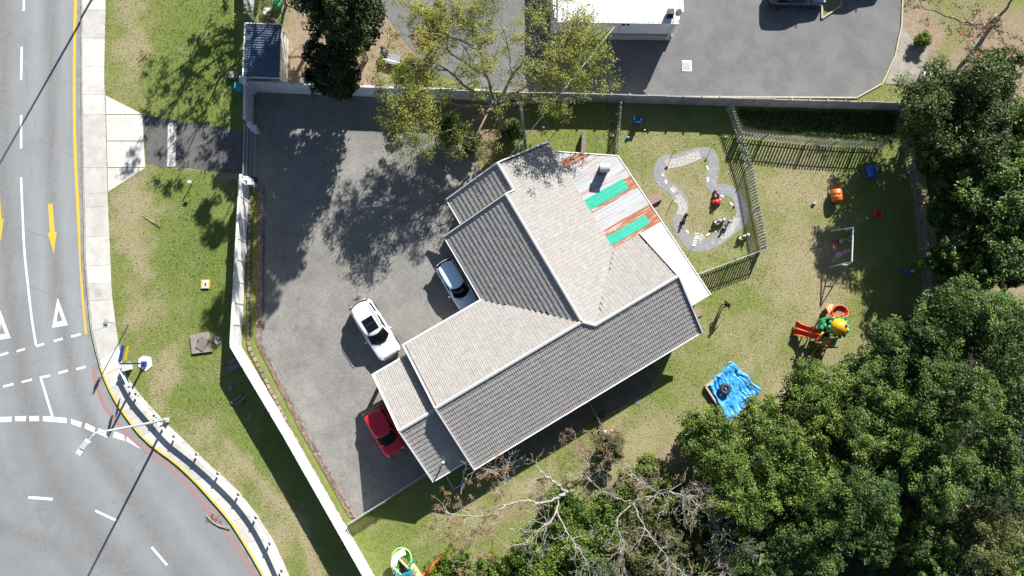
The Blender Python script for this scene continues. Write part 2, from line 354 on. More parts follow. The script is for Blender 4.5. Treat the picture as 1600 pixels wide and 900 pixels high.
# dry: r, soil: g, lush: b
blobs = [ # px, py, rx, ry, channel, amount
 (205, 60, 26, 110, 0, .75), (200, 130, 22, 60, 0, .5), (205, 330, 30, 70, 0, .9), (215, 400, 25, 50, 0, .9), (210, 370, 14, 40, 1, .45), (225, 470, 30, 40, 0, .6), (260, 590, 22, 40, 0, .8), (262, 560, 12, 40, 1, .3), (290, 690, 50, 30, 0, .75), (350, 740, 40, 40, 0, .7), (420, 840, 40, 60, 0, .7), (215, 280, 35, 14, 1, .55), (300, 262, 60, 9, 1, .8), (355, 272, 30, 12, 1, .8),
 (285, 330, 45, 60, 2, .7), (310, 400, 55, 60, 2, .9), (300, 640, 60, 70, 2, .6), (320, 90, 70, 130, 2, .9), (330, 480, 40, 60, 2, .7), (420, 720, 60, 90, 2, .6),
 (560, 60, 110, 110, 1, 1.0), (470, 70, 60, 120, 1, 1.0), (640, 40, 60, 90, 1, 1.), (700, 60, 90, 80, 1, .8), (740, 190, 70, 60, 1, 1.0), (700, 230, 60, 40, 1, 1.), (800, 190, 40, 40, 1, .7), (985, 185, 22, 22, 1, .8), (1020, 190, 60, 25, 1, .35), (1050, 340, 110, 120, 0, .65), (1110, 310, 26, 60, 0, .5), (1080, 270, 22, 14, 0, .6), (1125, 390, 50, 22, 0, .4), (1155, 290, 14, 50, 0, .6), (1240, 290, 70, 90, 0, .75), (1250, 420, 80, 90, 0, .85), (1160, 540, 90, 60, 0, .5), (1040, 220, 60, 40, 0, .45), (1300, 330, 30, 40, 0, .4), (1180, 420, 50, 80, 0, .2),
 (1305, 395, 18, 10, 1, .9), (1303, 375, 12, 6, 1, .8), (1306, 470, 22, 30, 0, .8), (1290, 570, 45, 40, 1, .55), (1300, 540, 60, 60, 0, .6), (1215, 610, 40, 60, 0, .8), (1190, 640, 30, 40, 1, .5), (1060, 690, 30, 40, 1, .8), (1080, 650, 40, 40, 0, .6), (1000, 700, 60, 50, 0, .8), (960, 760, 80, 60, 1, .6), (800, 810, 60, 30, 1, .65), (840, 770, 60, 30, 0, .8), (740, 830, 60, 40, 0, .4), (700, 850, 40, 30, 0, .35), (780, 850, 30, 20, 1, .4), (690, 840, 12, 8, 1, .6), (1322, 302, 8, 8, 1, .6), (660, 830, 40, 30, 2, .4), (1070, 720, 30, 25, 1, .7),
 (1440, 60, 60, 80, 1, 1.), (1560, 120, 100, 160, 1, 1.), (1470, 330, 40, 130, 1, .9), (1570, 430, 60, 60, 1, .9), (1400, 145, 40, 18, 1, .5), (1500, 250, 120, 80, 1, .9), (1520, 700, 190, 230, 1, .9), (1300, 820, 130, 110, 1, .8), (920, 850, 100, 80, 1, .5), (1280, 190, 130, 22, 2, 1.), (1290, 250, 120, 20, 2, .7), (935, 225, 35, 30, 2, .5), (1040, 130, 30, 500, 2, .0), (900, 640, 120, 60, 2, .4), (600, 780, 60, 40, 2, .5), (1000, 580, 60, 60, 2, .3), (1010, 600, 30, 20, 0, .3), (1165, 405, 60, 40, 2, .5), (1000, 400, 40, 40, 2, .2), (1045, 480, 20, 20, 1, .4), (1085, 485, 10, 10, 1, .9)]
msk = np.zeros(GX.shape + (3,))
WX = 1.1 * np.sin(GX * .9 + 2 * np.sin(GY * .7)) + .7 * np.sin(GY * 2.1 + GX * 1.3) + .5 * np.sin(GX * 3.7 - GY * 2.9); WY = 1.1 * np.sin(GY * .8 + 2 * np.sin(GX * .6 + 1)) + .7 * np.sin(GX * 1.9 - GY * 1.1) + .5 * np.sin(GY * 3.3 + GX * 2.3)
for px, py, rx, ry, ch, am in blobs:
    c = P(px, py); k = mpp(); f_ = .45 * min(1, min(rx, ry) / 30); e = ((GX + WX * f_ - c.x) / (rx * k)) ** 2 + ((GY + WY * f_ - c.y) / (ry * k)) ** 2
    msk[..., ch] = np.maximum(msk[..., ch], am * np.exp(-(e / 1.1) ** 1.1))
for pl, w, ch, am in [([(352, 690), (420, 770), (470, 820), (495, 900), (500, 930)], .45, 0, .9), ([(348, 690), (412, 770), (458, 820), (480, 900)], .25, 1, .55)]:
    msk[..., ch] = np.maximum(msk[..., ch], am * np.exp(-(segdist(GX, GY, PL(pl)) / w) ** 2))
vs = np.stack([GX, GY, np.zeros(GX.shape)], -1).reshape(-1, 3); idx = np.arange(nx * ny).reshape(ny, nx)
fs = np.stack([idx[:-1, :-1], idx[:-1, 1:], idx[1:, 1:], idx[1:, :-1]], -1).reshape(-1, 4)
cx = vs[fs].mean(1); pc = [(p.x * .5 + q.x * .5, p.y * .5 + q.y * .5) for p, q in zip(KL, PR)]
edge = [(pc[0][0], 120)] + pc + [(pc[-1][0] + 5, -60), (-160, -60), (-160, 120)]
keep = ~inpoly(cx[:, 0], cx[:, 1], edge)
me = bpy.data.meshes.new('lawn'); me.from_pydata(vs.tolist(), [], fs[keep].tolist()); me.update()
ca = me.color_attributes.new('wear', 'FLOAT_COLOR', 'POINT'); ca.data.foreach_set('color', np.concatenate([msk, np.ones(GX.shape + (1,))], -1).reshape(-1).astype(np.float32))
# leaf litter on the floor of the wood, its colour darkened as tree shade
m = MB(); m.poly(PL([(1150, 720), (1230, 690), (1330, 640), (1400, 590), (1440, 530), (1480, 470), (1560, 480), (1760, 500), (1760, 1000), (1130, 1000), (1110, 800)], .006)); struct('shade_toned_litter', m, M('litter', (.045, .036, .024), .95, (.025, .030, .014), 2, .8, bump=.5))
m = MB(); m.poly(PL([(1436, 185), (1480, 150), (1640, 190), (1640, 420), (1560, 440), (1475, 470), (1464, 380), (1450, 300)], .006)); struct('shade_toned_soil', m, M('soil_shade_tone', (.095, .072, .048), .95, (.05, .045, .025), 1.2, .9, bump=.5))  # brown soil, its colour darkened to stand in for tree shade
def lawn_mat():
    m = bpy.data.materials.new('lawn_turf'); m.use_nodes = True; n = m.node_tree.nodes; L = m.node_tree.links; b = n['Principled BSDF']; b.inputs['Roughness'].default_value = .95; b.inputs['Specular IOR Level'].default_value = .15
    at = n.new('ShaderNodeAttribute'); at.attribute_name = 'wear'; sp = n.new('ShaderNodeSeparateColor'); L.new(at.outputs['Color'], sp.inputs[0]); tc = n.new('ShaderNodeTexCoord')
    def nz(s, d=5):
        k = n.new('ShaderNodeTexNoise'); k.inputs['Scale'].default_value = s; k.inputs['Detail'].default_value = d; k.inputs['Roughness'].default_value = .68; L.new(tc.outputs['Object'], k.inputs['Vector']); return k.outputs['Fac']
    def math_(op, a, bb):
        k = n.new('ShaderNodeMath'); k.operation = op
        for i, x in enumerate((a, bb)):
            if isinstance(x, (int, float)): k.inputs[i].default_value = x
            else: L.new(x, k.inputs[i])
        return k.outputs[0]
    def rng(f, lo, hi, a=0., bb=1.):
        r = n.new('ShaderNodeMapRange'); r.inputs[1].default_value = lo; r.inputs[2].default_value = hi; r.inputs[3].default_value = a; r.inputs[4].default_value = bb; L.new(f, r.inputs[0]); return r.outputs[0]
    def mixc(f, a, bcol):
        x = n.new('ShaderNodeMix'); x.data_type = 'RGBA'
        for i, c in ((6, a), (7, bcol)):
            if isinstance(c, tuple): x.inputs[i].default_value = (*c, 1)
            else: L.new(c, x.inputs[i])
        L.new(f, x.inputs[0]); return x.outputs[2]
    n1 = nz(.55, 6); n2 = nz(2.6, 6); n3 = nz(11, 4)
    grass = mixc(rng(n2, .36, .64), (.208, .232, .064), (.132, .172, .040))
    lush = mixc(rng(n3, .35, .65), (.078, .140, .022), (.138, .205, .036))
    c = mixc(math_('MULTIPLY', sp.outputs[2], rng(n1, .3, .6, .3, 1)), grass, lush)
    straw = mixc(rng(n3, .3, .7), (.285, .250, .130), (.345, .290, .185))
    dn = math_('ADD', math_('MULTIPLY', sp.outputs[0], 1.05), rng(n1, .40, .75, -.12, .55)); dn = math_('ADD', dn, rng(n3, .25, .75, -.55, .55)); dn = math_('ADD', dn, rng(n2, .3, .7, -.2, .2))
    c = mixc(rng(dn, .15, .85), c, straw)
    soil = mixc(rng(n2, .35, .65), (.36, .275, .195), (.25, .185, .13))
    dsn = math_('ADD', sp.outputs[1], rng(n3, .25, .75, -.35, .35)); dsn = math_('ADD', dsn, rng(n2, .25, .75, -.3, .3)); dsn = math_('ADD', dsn, rng(n1, .55, .8, 0, .35))
    c = mixc(rng(dsn, .4, .75), c, soil)
    L.new(c, b.inputs['Base Color'])
    bp = n.new('ShaderNodeBump'); bp.inputs['Strength'].default_value = .9; bp.inputs['Distance'].default_value = .07; L.new(nz(9, 5), bp.inputs['Height']); L.new(bp.outputs[0], b.inputs['Normal'])
    return m
lawn = link('lawn', me, lawn_mat()); lawn['kind'] = 'structure'

# driveway crossing, brick yard, neighbour's asphalt, concrete pad
M('drive_asphalt', (.125, .122, .118), .9, (.085, .082, .08), 1.5, .8, bump=.2, fine=.25)
m = MB(); m.prism([tuple(P(*q)[:2]) for q in [(224, 180), (265, 186), (330, 197), (392, 206), (392, 272), (340, 268), (285, 261), (250, 262), (238, 256), (228, 256)]], -.1, .012)
struct('driveway', m, 'drive_asphalt')
drv = bpy.data.objects['driveway']; bx = MB(); bx.box((0, 0, 0), (.2, .3, .03)); cob = bx.mesh('cobble')
for r in range(13):
    for c in range(3): piece('cobble', cob, 'concrete', drv, P(264.5 + c * 4.6 - r * .12, 195 + r * 5.2, .02), random.uniform(-.03, .03))
def brick_mat(name, ca, cb, ang, bw=.2, bh=.1, mortar=(.165, .152, .132)):
    m = bpy.data.materials.new(name); m.use_nodes = True; MATS[name] = m; n = m.node_tree.nodes; L = m.node_tree.links; b = n['Principled BSDF']; b.inputs['Roughness'].default_value = .9
    tc = n.new('ShaderNodeTexCoord'); mp = n.new('ShaderNodeMapping'); mp.inputs['Rotation'].default_value = (0, 0, ang); L.new(tc.outputs['Object'], mp.inputs['Vector'])
    br = n.new('ShaderNodeTexBrick'); br.inputs['Scale'].default_value = 1; br.inputs['Brick Width'].default_value = bw; br.inputs['Row Height'].default_value = bh; br.inputs['Mortar Size'].default_value = .006; br.inputs['Mortar Smooth'].default_value = .3
    br.inputs['Color1'].default_value = (*ca, 1); br.inputs['Color2'].default_value = (*cb, 1); br.inputs['Mortar'].default_value = (*mortar, 1); L.new(mp.outputs[0], br.inputs['Vector'])
    k = n.new('ShaderNodeTexNoise'); k.inputs['Scale'].default_value = .35; k.inputs['Detail'].default_value = 7; k.inputs['Roughness'].default_value = .7; L.new(tc.outputs['Object'], k.inputs['Vector'])
    r = n.new('ShaderNodeMapRange'); r.inputs[1].default_value = .35; r.inputs[2].default_value = .65; r.inputs[3].default_value = .78; r.inputs[4].default_value = 1.15; L.new(k.outputs['Fac'], r.inputs[0])
    k2 = n.new('ShaderNodeTexNoise'); k2.inputs['Scale'].default_value = 7; k2.inputs['Detail'].default_value = 4; L.new(tc.outputs['Object'], k2.inputs['Vector'])
    r2 = n.new('ShaderNodeMapRange'); r2.inputs[1].default_value = .3; r2.inputs[2].default_value = .7; r2.inputs[3].default_value = .90; r2.inputs[4].default_value = 1.1; L.new(k2.outputs['Fac'], r2.inputs[0])
    mm = n.new('ShaderNodeMath'); mm.operation = 'MULTIPLY'; L.new(r.outputs[0], mm.inputs[0]); L.new(r2.outputs[0], mm.inputs[1])
    vm = n.new('ShaderNodeVectorMath'); vm.operation = 'SCALE'; L.new(br.outputs['Color'], vm.inputs[0]); L.new(mm.outputs[0], vm.inputs['Scale'])
    # sandy silt washed against the edging
    k3 = n.new('ShaderNodeTexNoise'); k3.inputs['Scale'].default_value = .16; k3.inputs['Detail'].default_value = 5; L.new(tc.outputs['Object'], k3.inputs['Vector'])
    r3 = n.new('ShaderNodeMapRange'); r3.inputs[1].default_value = .52; r3.inputs[2].default_value = .72; r3.inputs[4].default_value = .5; L.new(k3.outputs['Fac'], r3.inputs[0])
    mx = n.new('ShaderNodeMix'); mx.data_type = 'RGBA'; L.new(r3.outputs[0], mx.inputs[0]); L.new(vm.outputs[0], mx.inputs[6]); mx.inputs[7].default_value = (.20, .175, .14, 1)
    k4 = n.new('ShaderNodeTexNoise'); k4.inputs['Scale'].default_value = 1.1; k4.inputs['Detail'].default_value = 3; L.new(tc.outputs['Object'], k4.inputs['Vector'])
    r4 = n.new('ShaderNodeMapRange'); r4.inputs[1].default_value = .66; r4.inputs[2].default_value = .74; r4.inputs[4].default_value = .5; L.new(k4.outputs['Fac'], r4.inputs[0])
    mx2 = n.new('ShaderNodeMix'); mx2.data_type = 'RGBA'; L.new(r4.outputs[0], mx2.inputs[0]); L.new(mx.outputs[2], mx2.inputs[6]); mx2.inputs[7].default_value = (.10, .095, .088, 1)
    L.new(mx2.outputs[2], b.inputs['Base Color'])
    bp = n.new('ShaderNodeBump'); bp.inputs['Strength'].default_value = .5; bp.inputs['Distance'].default_value = .01; bp.invert = True; L.new(br.outputs['Fac'], bp.inputs['Height']); L.new(bp.outputs[0], b.inputs['Normal'])
    return m
brick_mat('yard_brick', (.252, .243, .224), (.203, .196, .182), math.radians(-12))
YARD = PL([(392, 140), (620, 146), (665, 190), (705, 215), (738, 250), (790, 300), (900, 480), (760, 700), (735, 700), (672, 742), (551, 812), (470, 668), (404, 536), (406, 300), (394, 274)])
m = MB(); m.prism([tuple(p[:2]) for p in YARD], -.1, .022); yard = struct('yard_paving', m, 'yard_brick')
M('edge_brick', (.27, .205, .165), .9, (.17, .125, .10), 3, .7, tint=.35)
eb = thing('yard_edging', P(400, 540), None, None); eb['kind'] = 'structure'
ep = [P(404, 292), P(401, 536), P(470, 672), P(549, 812)]
for r in range(4):
    m = MB(); off = -.02 - r * .115
    q = []
    for i, p in enumerate(ep):
        d = (ep[min(i + 1, 3)] - ep[max(i - 1, 0)]).normalized(); q.append(p + Vector((d.y, -d.x, 0)) * -off * -1)
    rs = resample(q, .23)
    for a, b in zip(rs[:-1], rs[1:]):
        d = (b - a).normalized(); nn = Vector((-d.y, d.x, 0)); m.obox((a + b) / 2 + Vector((0, 0, .02 + r * .035)), d * .108, nn * .05, Vector((0, 0, .05 + random.uniform(-.006, .006))), random.random())
    o = obj('edging_bricks', m, 'edge_brick', eb); o['kind'] = 'stuff'
q = []
for i, p in enumerate(ep):
    d = (ep[min(i + 1, 3)] - ep[max(i - 1, 0)]).normalized(); q.append(p + Vector((d.y, -d.x, 0)) * .62)
for a, b in list(zip(resample(q, .46)[:-1], resample(q, .46)[1:])):
    d = (b - a).normalized(); nn = Vector((-d.y, d.x, 0)); m = MB(); w = random.uniform(.07, .11)
    m.obox((a + b) / 2 + nn * random.uniform(-.03, .03) + Vector((0, 0, .06)), (d + nn * random.uniform(-.12, .12)) * random.uniform(.17, .21), nn * w, Vector((0, 0, .12)), random.random()); obj('edging_block', m, 'edge_brick', eb)
# neighbour's parking court with thin cream kerb
M('lot_asphalt', (.172, .170, .167), .88, (.128, .127, .126), .5, .9, bump=.2, bscale=30, fine=.2)
lot = [(598, -60), (600, 20), (640, 75), (690, 120), (780, 143), (890, 147), (1000, 150), (1340, 152), (1376, 131), (1396, 88), (1406, 40), (1410, -60)]
m = MB(); m.prism([tuple(p[:2]) for p in PL(lot)] , -.1, .01); struct('parking_court', m, 'lot_asphalt')
M('cream_kerb', (.50, .46, .36), .85, (.35, .31, .24), 4, .7)
m = MB(); ks = PL([(770, 143.5), (890, 148), (1000, 151), (1338, 153), (1378, 131), (1398, 88), (1408, 40), (1412, -60)])
for a, b in zip(ks[:-1], ks[1:]): m.bar(a, b, .11, .2)
struct('court_kerb', m, 'cream_kerb')
m = MB(); m.prism([tuple(p[:2]) for p in PL([(1410, 40), (1424, 62), (1448, 78), (1447, 100), (1443, 128), (1412, 132), (1382, 131), (1399, 90)])], -.1, .03)
struct('concrete_apron', m, M('rough_concrete', (.34, .31, .26), .95, (.23, .21, .175), 1.2, .9, bump=.3))
isl = MB(); isl.prism([tuple(p[:2]) for p in PL([(1283, -30), (1284, 28), (1313, 9), (1315, -30)])], -.05, .09)
tag(obj('planter_island', isl, M('island_turf', (.15, .155, .045), .95, (.22, .19, .10), 2, .8, bump=.5)), 'grassed wedge island with pale kerb in the parking court', 'planter')
ip = bpy.data.objects['planter_island']
for a, b in (((1283, -30), (1284, 29)), ((1284, 29), (1314, 9)), ((1314, 9), (1315, -30))):
    m = MB(); m.bar(P(*a, .06), P(*b, .06), .12, .16); obj('kerb_edge', m, 'cream_kerb', ip)
# ---------------------------------------------------------------- HOUSE
HA = math.radians(30.3); UU = Vector((math.cos(HA), math.sin(HA), 0)); VV = Vector((-math.sin(HA), math.cos(HA), 0))
def hp(u, v, z=0.0): return UU * u + VV * v + Vector((0, 0, z))
TP = .49
house = thing('house', hp(4, 1), 'long grey tiled L-shaped house with rusty metal lean-to in the middle of the plot', 'house')
M('house_wall', (.62, .58, .50), .85, (.5, .46, .4), 2, .6, bump=.1)
M('fascia', (.80, .80, .79), .5, (.62, .61, .6), 3, .5)
def roof_tile_mat(name, a, b, c):
    m = bpy.data.materials.new(name); m.use_nodes = True; MATS[name] = m; n = m.node_tree.nodes; L = m.node_tree.links; bs = n['Principled BSDF']; bs.inputs['Roughness'].default_value = .85
    at = n.new('ShaderNodeAttribute'); at.attribute_name = 'tint'; tc = n.new('ShaderNodeTexCoord')
    def mix(f, x, y):
        k = n.new('ShaderNodeMix'); k.data_type = 'RGBA'; L.new(f, k.inputs[0])
        for i, q in ((6, x), (7, y)):
            if isinstance(q, tuple): k.inputs[i].default_value = (*q, 1)
            else: L.new(q, k.inputs[i])
        return k.outputs[2]
    def nz(s, d=5):
        k = n.new('ShaderNodeTexNoise'); k.inputs['Scale'].default_value = s; k.inputs['Detail'].default_value = d; k.inputs['Roughness'].default_value = .65; L.new(tc.outputs['Object'], k.inputs['Vector']); return k.outputs['Fac']
    def rng(f, lo, hi, a_=0., b_=1.):
        r = n.new('ShaderNodeMapRange'); r.inputs[1].default_value = lo; r.inputs[2].default_value = hi; r.inputs[3].default_value = a_; r.inputs[4].default_value = b_; L.new(f, r.inputs[0]); return r.outputs[0]
    x = mix(at.outputs['Fac'], a, b); x = mix(rng(nz(.4), .45, .7, 0, .5), x, c); x = mix(rng(nz(1.3, 7), .56, .74, 0, .42), x, (.20, .19, .175)); x = mix(rng(nz(3.1, 3), .68, .74, 0, .4), x, (.50, .48, .43)); x = mix(rng(nz(5), .45, .75, 0, .5), x, tuple(k * .55 for k in a))
    rp = rng(nz(.30, 2), .62, .72, 0, .55)
    mm = n.new('ShaderNodeMath'); mm.operation = 'MULTIPLY'; L.new(rp, mm.inputs[0]); L.new(rng(at.outputs['Fac'], .55, .9), mm.inputs[1])
    x = mix(mm.outputs[0], x, (.36, .17, .14))
    L.new(x, bs.inputs['Base Color']); return m
roof_tile_mat('roof_tile', (.308, .290, .270), (.368, .348, .325), (.335, .305, .280))
# planes: origin (on the ridge), down-slope direction, ridge height, slope, plan polygon
TR = .46
JU, JV = 7.2, -1.0; KU, KV = JU + .343 / TR, -1.7; RZ2 = 5.0 - .7 * TP; VU = JU + 2.35 / TR
planes = {
 'front': ((0, -1.0), (0, -1), 5.0, TP, [(-4.6, -1.0), (JU, JV), (KU, KV), (14.95, KV), (14.95, -6.2), (-4.6, -6.2)]),
 'rear':  ((0, -1.0), (0, 1), 5.0, TP, [(-4.6, -1.0), (JU, JV), (2.0, 4.1), (-4.6, 4.1)]),
 'right': ((0, KV), (0, 1), RZ2, TP, [(KU, KV), (14.95, KV), (14.75, 2.45), (12.45, 2.45)]),
 'cross_left': ((JU, 0), (-1, 0), 5.0, TP, [(JU, JV), (JU, 9.6), (2.0, 9.6), (2.0, 4.1)]),
 'cross_right': ((JU, 0), (1, 0), 5.0, TR, [(JU, JV), (JU, 9.6), (7.9, 9.6), (7.9, 11.95), (12.45, 11.95), (12.45, 2.45), (KU, KV)]),
 'back_left': ((7.9, 0), (-1, 0), 5.0 - .7 * TR, TP, [(7.9, 9.6), (7.9, 11.95), (3.55, 11.95), (3.55, 9.6)]),
 'porch_front': ((0, -1.08), (0, -1), 4.4, TP, [(-7.6, -1.08), (-4.45, -1.08), (-4.45, -5.45), (-7.6, -5.45)]),
 'porch_rear': ((0, -1.08), (0, 1), 4.4, TP, [(-7.6, -1.08), (-4.45, -1.08), (-4.45, 3.35), (-7.6, 3.35)])}
deck = MB()
for nm, (o, dn, z0, t, poly) in planes.items():
    zf = lambda u, v: z0 - t * ((u - o[0]) * dn[0] + (v - o[1]) * dn[1])
    q = poly; a = sum(q[i][0] * q[(i + 1) % len(q)][1] - q[(i + 1) % len(q)][0] * q[i][1] for i in range(len(q)))
    if a < 0: q = q[::-1]
    n = len(q); top = [hp(u, v, zf(u, v) - .02) for u, v in q]; bot = [hp(u, v, zf(u, v) - .16) for u, v in q]
    deck.add(top + bot, [list(range(n)), list(range(n, 2 * n))[::-1]] + [[(i + 1) % n, i, n + i, n + (i + 1) % n] for i in range(n)])
roof = obj('roof', deck, M('roof_deck', (.20, .18, .165), .9), house)
for nm, (o, dn, z0, t, poly) in planes.items():
    ac = (-dn[1], dn[0]); smax = max((u - o[0]) * dn[0] + (v - o[1]) * dn[1] for u, v in poly); cs = [(u - o[0]) * ac[0] + (v - o[1]) * ac[1] for u, v in poly]
    rows = max(1, round(smax / .325)); gg = smax / rows; cw = .30; c0 = min(cs); nc = int((max(cs) - c0) / cw) + 1
    m = MB(); NP = 8; prof = [.018 * abs(math.sin(math.pi * 2 * i / NP)) for i in range(NP + 1)]
    cc = np.array([[(k + .5) * gg, c0 + (j + .5) * cw] for k in range(rows) for j in range(nc)])
    uu = o[0] + dn[0] * cc[:, 0] + ac[0] * cc[:, 1]; vv = o[1] + dn[1] * cc[:, 0] + ac[1] * cc[:, 1]; ok = inpoly(uu, vv, poly)
    umin = min(u for u, v in poly)
    for i in np.nonzero(ok)[0]:
        s, c = cc[i]; s0 = s - gg / 2 - .02; s1 = s + gg / 2 + .008; l0 = random.uniform(-.004, .004); l1 = .045 + random.uniform(-.006, .008); tn = min(1, max(0, random.gauss(.5, .24)))
        ring = [[], [], []]
        for k in range(NP + 1):
            cp = c - cw / 2 + .004 + (cw - .008) * k / NP
            for r, (sp_, li) in enumerate(((s0, l0), (s1, l1), (s1, l1 - .06))):
                ring[r].append(hp(o[0] + dn[0] * sp_ + ac[0] * cp, o[1] + dn[1] * sp_ + ac[1] * cp, z0 - t * sp_ + li + (prof[k] if r < 2 else 0)))
        N1 = NP + 1; vs = ring[0] + ring[1] + ring[2]
        m.add(vs, [[N1 + k, N1 + k + 1, k + 1, k] for k in range(NP)] + [[2 * N1 + k, 2 * N1 + k + 1, N1 + k + 1, N1 + k] for k in range(NP)], tn)
    ob = obj('roof_tiles', m, 'roof_tile', roof); ob['kind'] = 'stuff'
# ridge tiles
rt = MB(); L_ = .42
vs = [];
for x in (-L_ / 2, L_ / 2):
    for k in range(7):
        a = math.pi * k / 6; rr = .125 if x < 0 else .14; vs.append((x, rr * math.cos(a) * 1.05, rr * math.sin(a) * .75 - .02))
rt.add(vs, [[k, k + 1, 7 + k + 1, 7 + k] for k in range(6)] + [[7, 8, 9, 10, 11, 12, 13], [6, 5, 4, 3, 2, 1, 0]]); rtm = rt.mesh('ridge_tile')
M('ridge_cement', (.46, .45, .435), .85, (.34, .33, .31), 3, .7, tint=.15)
rtm.materials.append(MATS['ridge_cement'])
def ridge(a, b, lift=.045):
    a = Vector(a); b = Vector(b); d = b - a; n = max(1, round(d.length / .41))
    for i in range(n):
        o = link('ridge_tile', rtm, None, roof); o.location = a + d * ((i + .5) / n) + Vector((0, 0, lift + random.uniform(-.004, .006))) - wloc(roof)
        o.rotation_mode = 'QUATERNION'; o.rotation_quaternion = Matrix((d.normalized(), Vector((0, 0, 1)).cross(d).normalized(), d.normalized().cross(Vector((0, 0, 1)).cross(d).normalized()))).transposed().to_quaternion()
        o.scale = (d.length / n / .41, 1, 1)
ridge(hp(-4.6, -1.0, 5.0), hp(JU - .1, JV, 5.0)); ridge(hp(JU, JV, 5.0), hp(KU, KV, RZ2)); ridge(hp(KU, KV, RZ2), hp(14.95, KV, RZ2)); ridge(hp(JU, JV + .1, 5.0), hp(JU, 9.6, 5.0))
ridge(hp(7.9, 9.6, 5 - .7 * TR), hp(7.9, 11.95, 5 - .7 * TR)); ridge(hp(-7.6, -1.08, 4.4), hp(-4.6, -1.08, 4.4))
# barge boards on the verges, fascia + gutter on the eaves
def board(name, a, b, w=.09, h=.24, dz=-.03):
    m = MB(); m.bar(Vector(a) + Vector((0, 0, dz)), Vector(b) + Vector((0, 0, dz)), w, h); obj(name, m, 'fascia', house)
zF = lambda v: 5 - TP * (-1.0 - v); zRr = lambda v: 5 - TP * (v + 1.0); zRt = lambda v: RZ2 - TP * (v - KV); zCL = lambda u: 5 - TP * (JU - u); zCR = lambda u: 5 - TR * (u - JU)
for a, b in [(hp(-4.66, -1, 5.05), hp(-4.66, -6.25, zF(-6.25) + .05)), (hp(-4.66, -1, 5.05), hp(-4.66, 4.15, zRr(4.15) + .05)), (hp(15.0, KV, RZ2 + .05), hp(15.0, -6.25, zF(-6.25) + .05)), (hp(15.0, KV, RZ2 + .05), hp(14.8, 2.45, zRt(2.45) + .05)),
             (hp(JU + .7, 9.65, zCR(JU + .7) + .04), hp(JU, 9.65, 5.05)), (hp(JU, 9.65, 5.05), hp(1.95, 9.65, zCL(1.95) + .05)), (hp(7.9, 12.0, zCR(7.9) + .05), hp(12.45, 12.0, zCR(12.45) + .05)), (hp(7.9, 12.0, zCR(7.9) + .05), hp(3.5, 12.0, zCR(7.9) - TP * 4.4 + .05)),
             (hp(-7.66, -1.08, 4.45), hp(-7.66, -5.5, 4.45 - TP * 4.42)), (hp(-7.66, -1.08, 4.45), hp(-7.66, 3.4, 4.45 - TP * 4.48))]: board('barge_board', a, b)
for a, b, z in [((-4.6, -6.26), (14.95, -6.26), zF(-6.2)), ((-4.6, 4.16), (2.0, 4.16), zRr(4.1)), ((1.94, 4.1), (1.94, 9.6), zCL(2)), ((3.49, 9.7), (3.49, 11.95), zCR(7.9) - TP * 4.35), ((-7.6, -5.51), (-4.6, -5.51), 4.4 - TP * 4.37), ((-7.6, 3.41), (-4.6, 3.41), 4.4 - TP * 4.43)]:
    board('gutter', hp(*a, z), hp(*b, z), .11, .13, -.04)
# walls with gables
w = MB()
for u0, u1, v0, v1, h in [(-4.1, 14.4, -5.6, 2.0, 2.35), (-4.1, 2.4, 2.0, 3.5, 2.35), (2.5, 11.9, 2.0, 9.1, 2.3), (4.1, 11.9, 9.1, 11.4, 2.3)]:
    w.prism([tuple(hp(*q)[:2]) for q in ((u0, v0), (u1, v0), (u1, v1), (u0, v1))], 0, h)
obj('wall', w, 'house_wall', house)
for u in (-4.1, 14.4):
    m = MB(); vr, zr = (-1.0, 4.75) if u < 0 else (KV, RZ2 - .25); v1 = 3.4 if u < 0 else 2.0
    tri = [(-5.55, 2.35), (v1, 2.35), (vr, zr)]
    m.add([hp(u + s, v, z) for s in (-.1, .1) for v, z in tri], [[0, 1, 2], [5, 4, 3], [0, 3, 4, 1], [1, 4, 5, 2], [2, 5, 3, 0]]); obj('gable', m, 'house_wall', house)
for v, tri in ((9.05, [(2.5, 2.3), (11.9, 2.3), (JU, 4.7)]), (11.35, [(4.1, 2.3), (11.9, 2.3), (7.9, 4.4)])):
    m = MB(); m.add([hp(u, v + s, z) for s in (-.1, .1) for u, z in tri], [[2, 1, 0], [3, 4, 5], [0, 1, 4, 3], [1, 2, 5, 4], [2, 0, 3, 5]]); obj('gable', m, 'house_wall', house)
for q in ((-7.3, 3.0), (-7.3, -5.0), (-7.3, -1.1)): m = MB(); m.box(hp(*q, 1.1), (.22, .22, 2.2), HA); obj('porch_post', m, 'white_paint', house)
GLASS('window_glass', (.03, .04, .05)); M('win_frame', (.72, .72, .7), .5)
def window(c, ax, wdt, hgt, parent):
    n = Vector((ax.y, -ax.x, 0)); f = MB(); f.obox(c, ax * wdt / 2, n * .04, Vector((0, 0, hgt / 2))); fo = obj('window', f, 'win_frame', parent)
    for s in (-1, 1): p = MB(); p.obox(c + ax * s * wdt / 4 + n * .012, ax * (wdt / 4 - .05), n * .04, Vector((0, 0, hgt / 2 - .06))); obj('pane', p, 'window_glass', fo)
for u in (-2.5, 1.5, 5, 9, 12.5): window(hp(u, -5.62, 1.5), UU, 1.5, 1.1, house)
for v in (5.2, 7.6): window(hp(2.48, v, 1.5), -VV, 1.4, 1.1, house)
m = MB(); m.obox(hp(0.8, 3.52, 1.02), UU * .45, VV * .04, Vector((0, 0, 1.02))); dr = obj('door', m, 'wood', house)
m = MB(); m.ball(hp(1.15, 3.6, 1.0), .04, n=6); obj('door_handle', m, 'steel', dr)
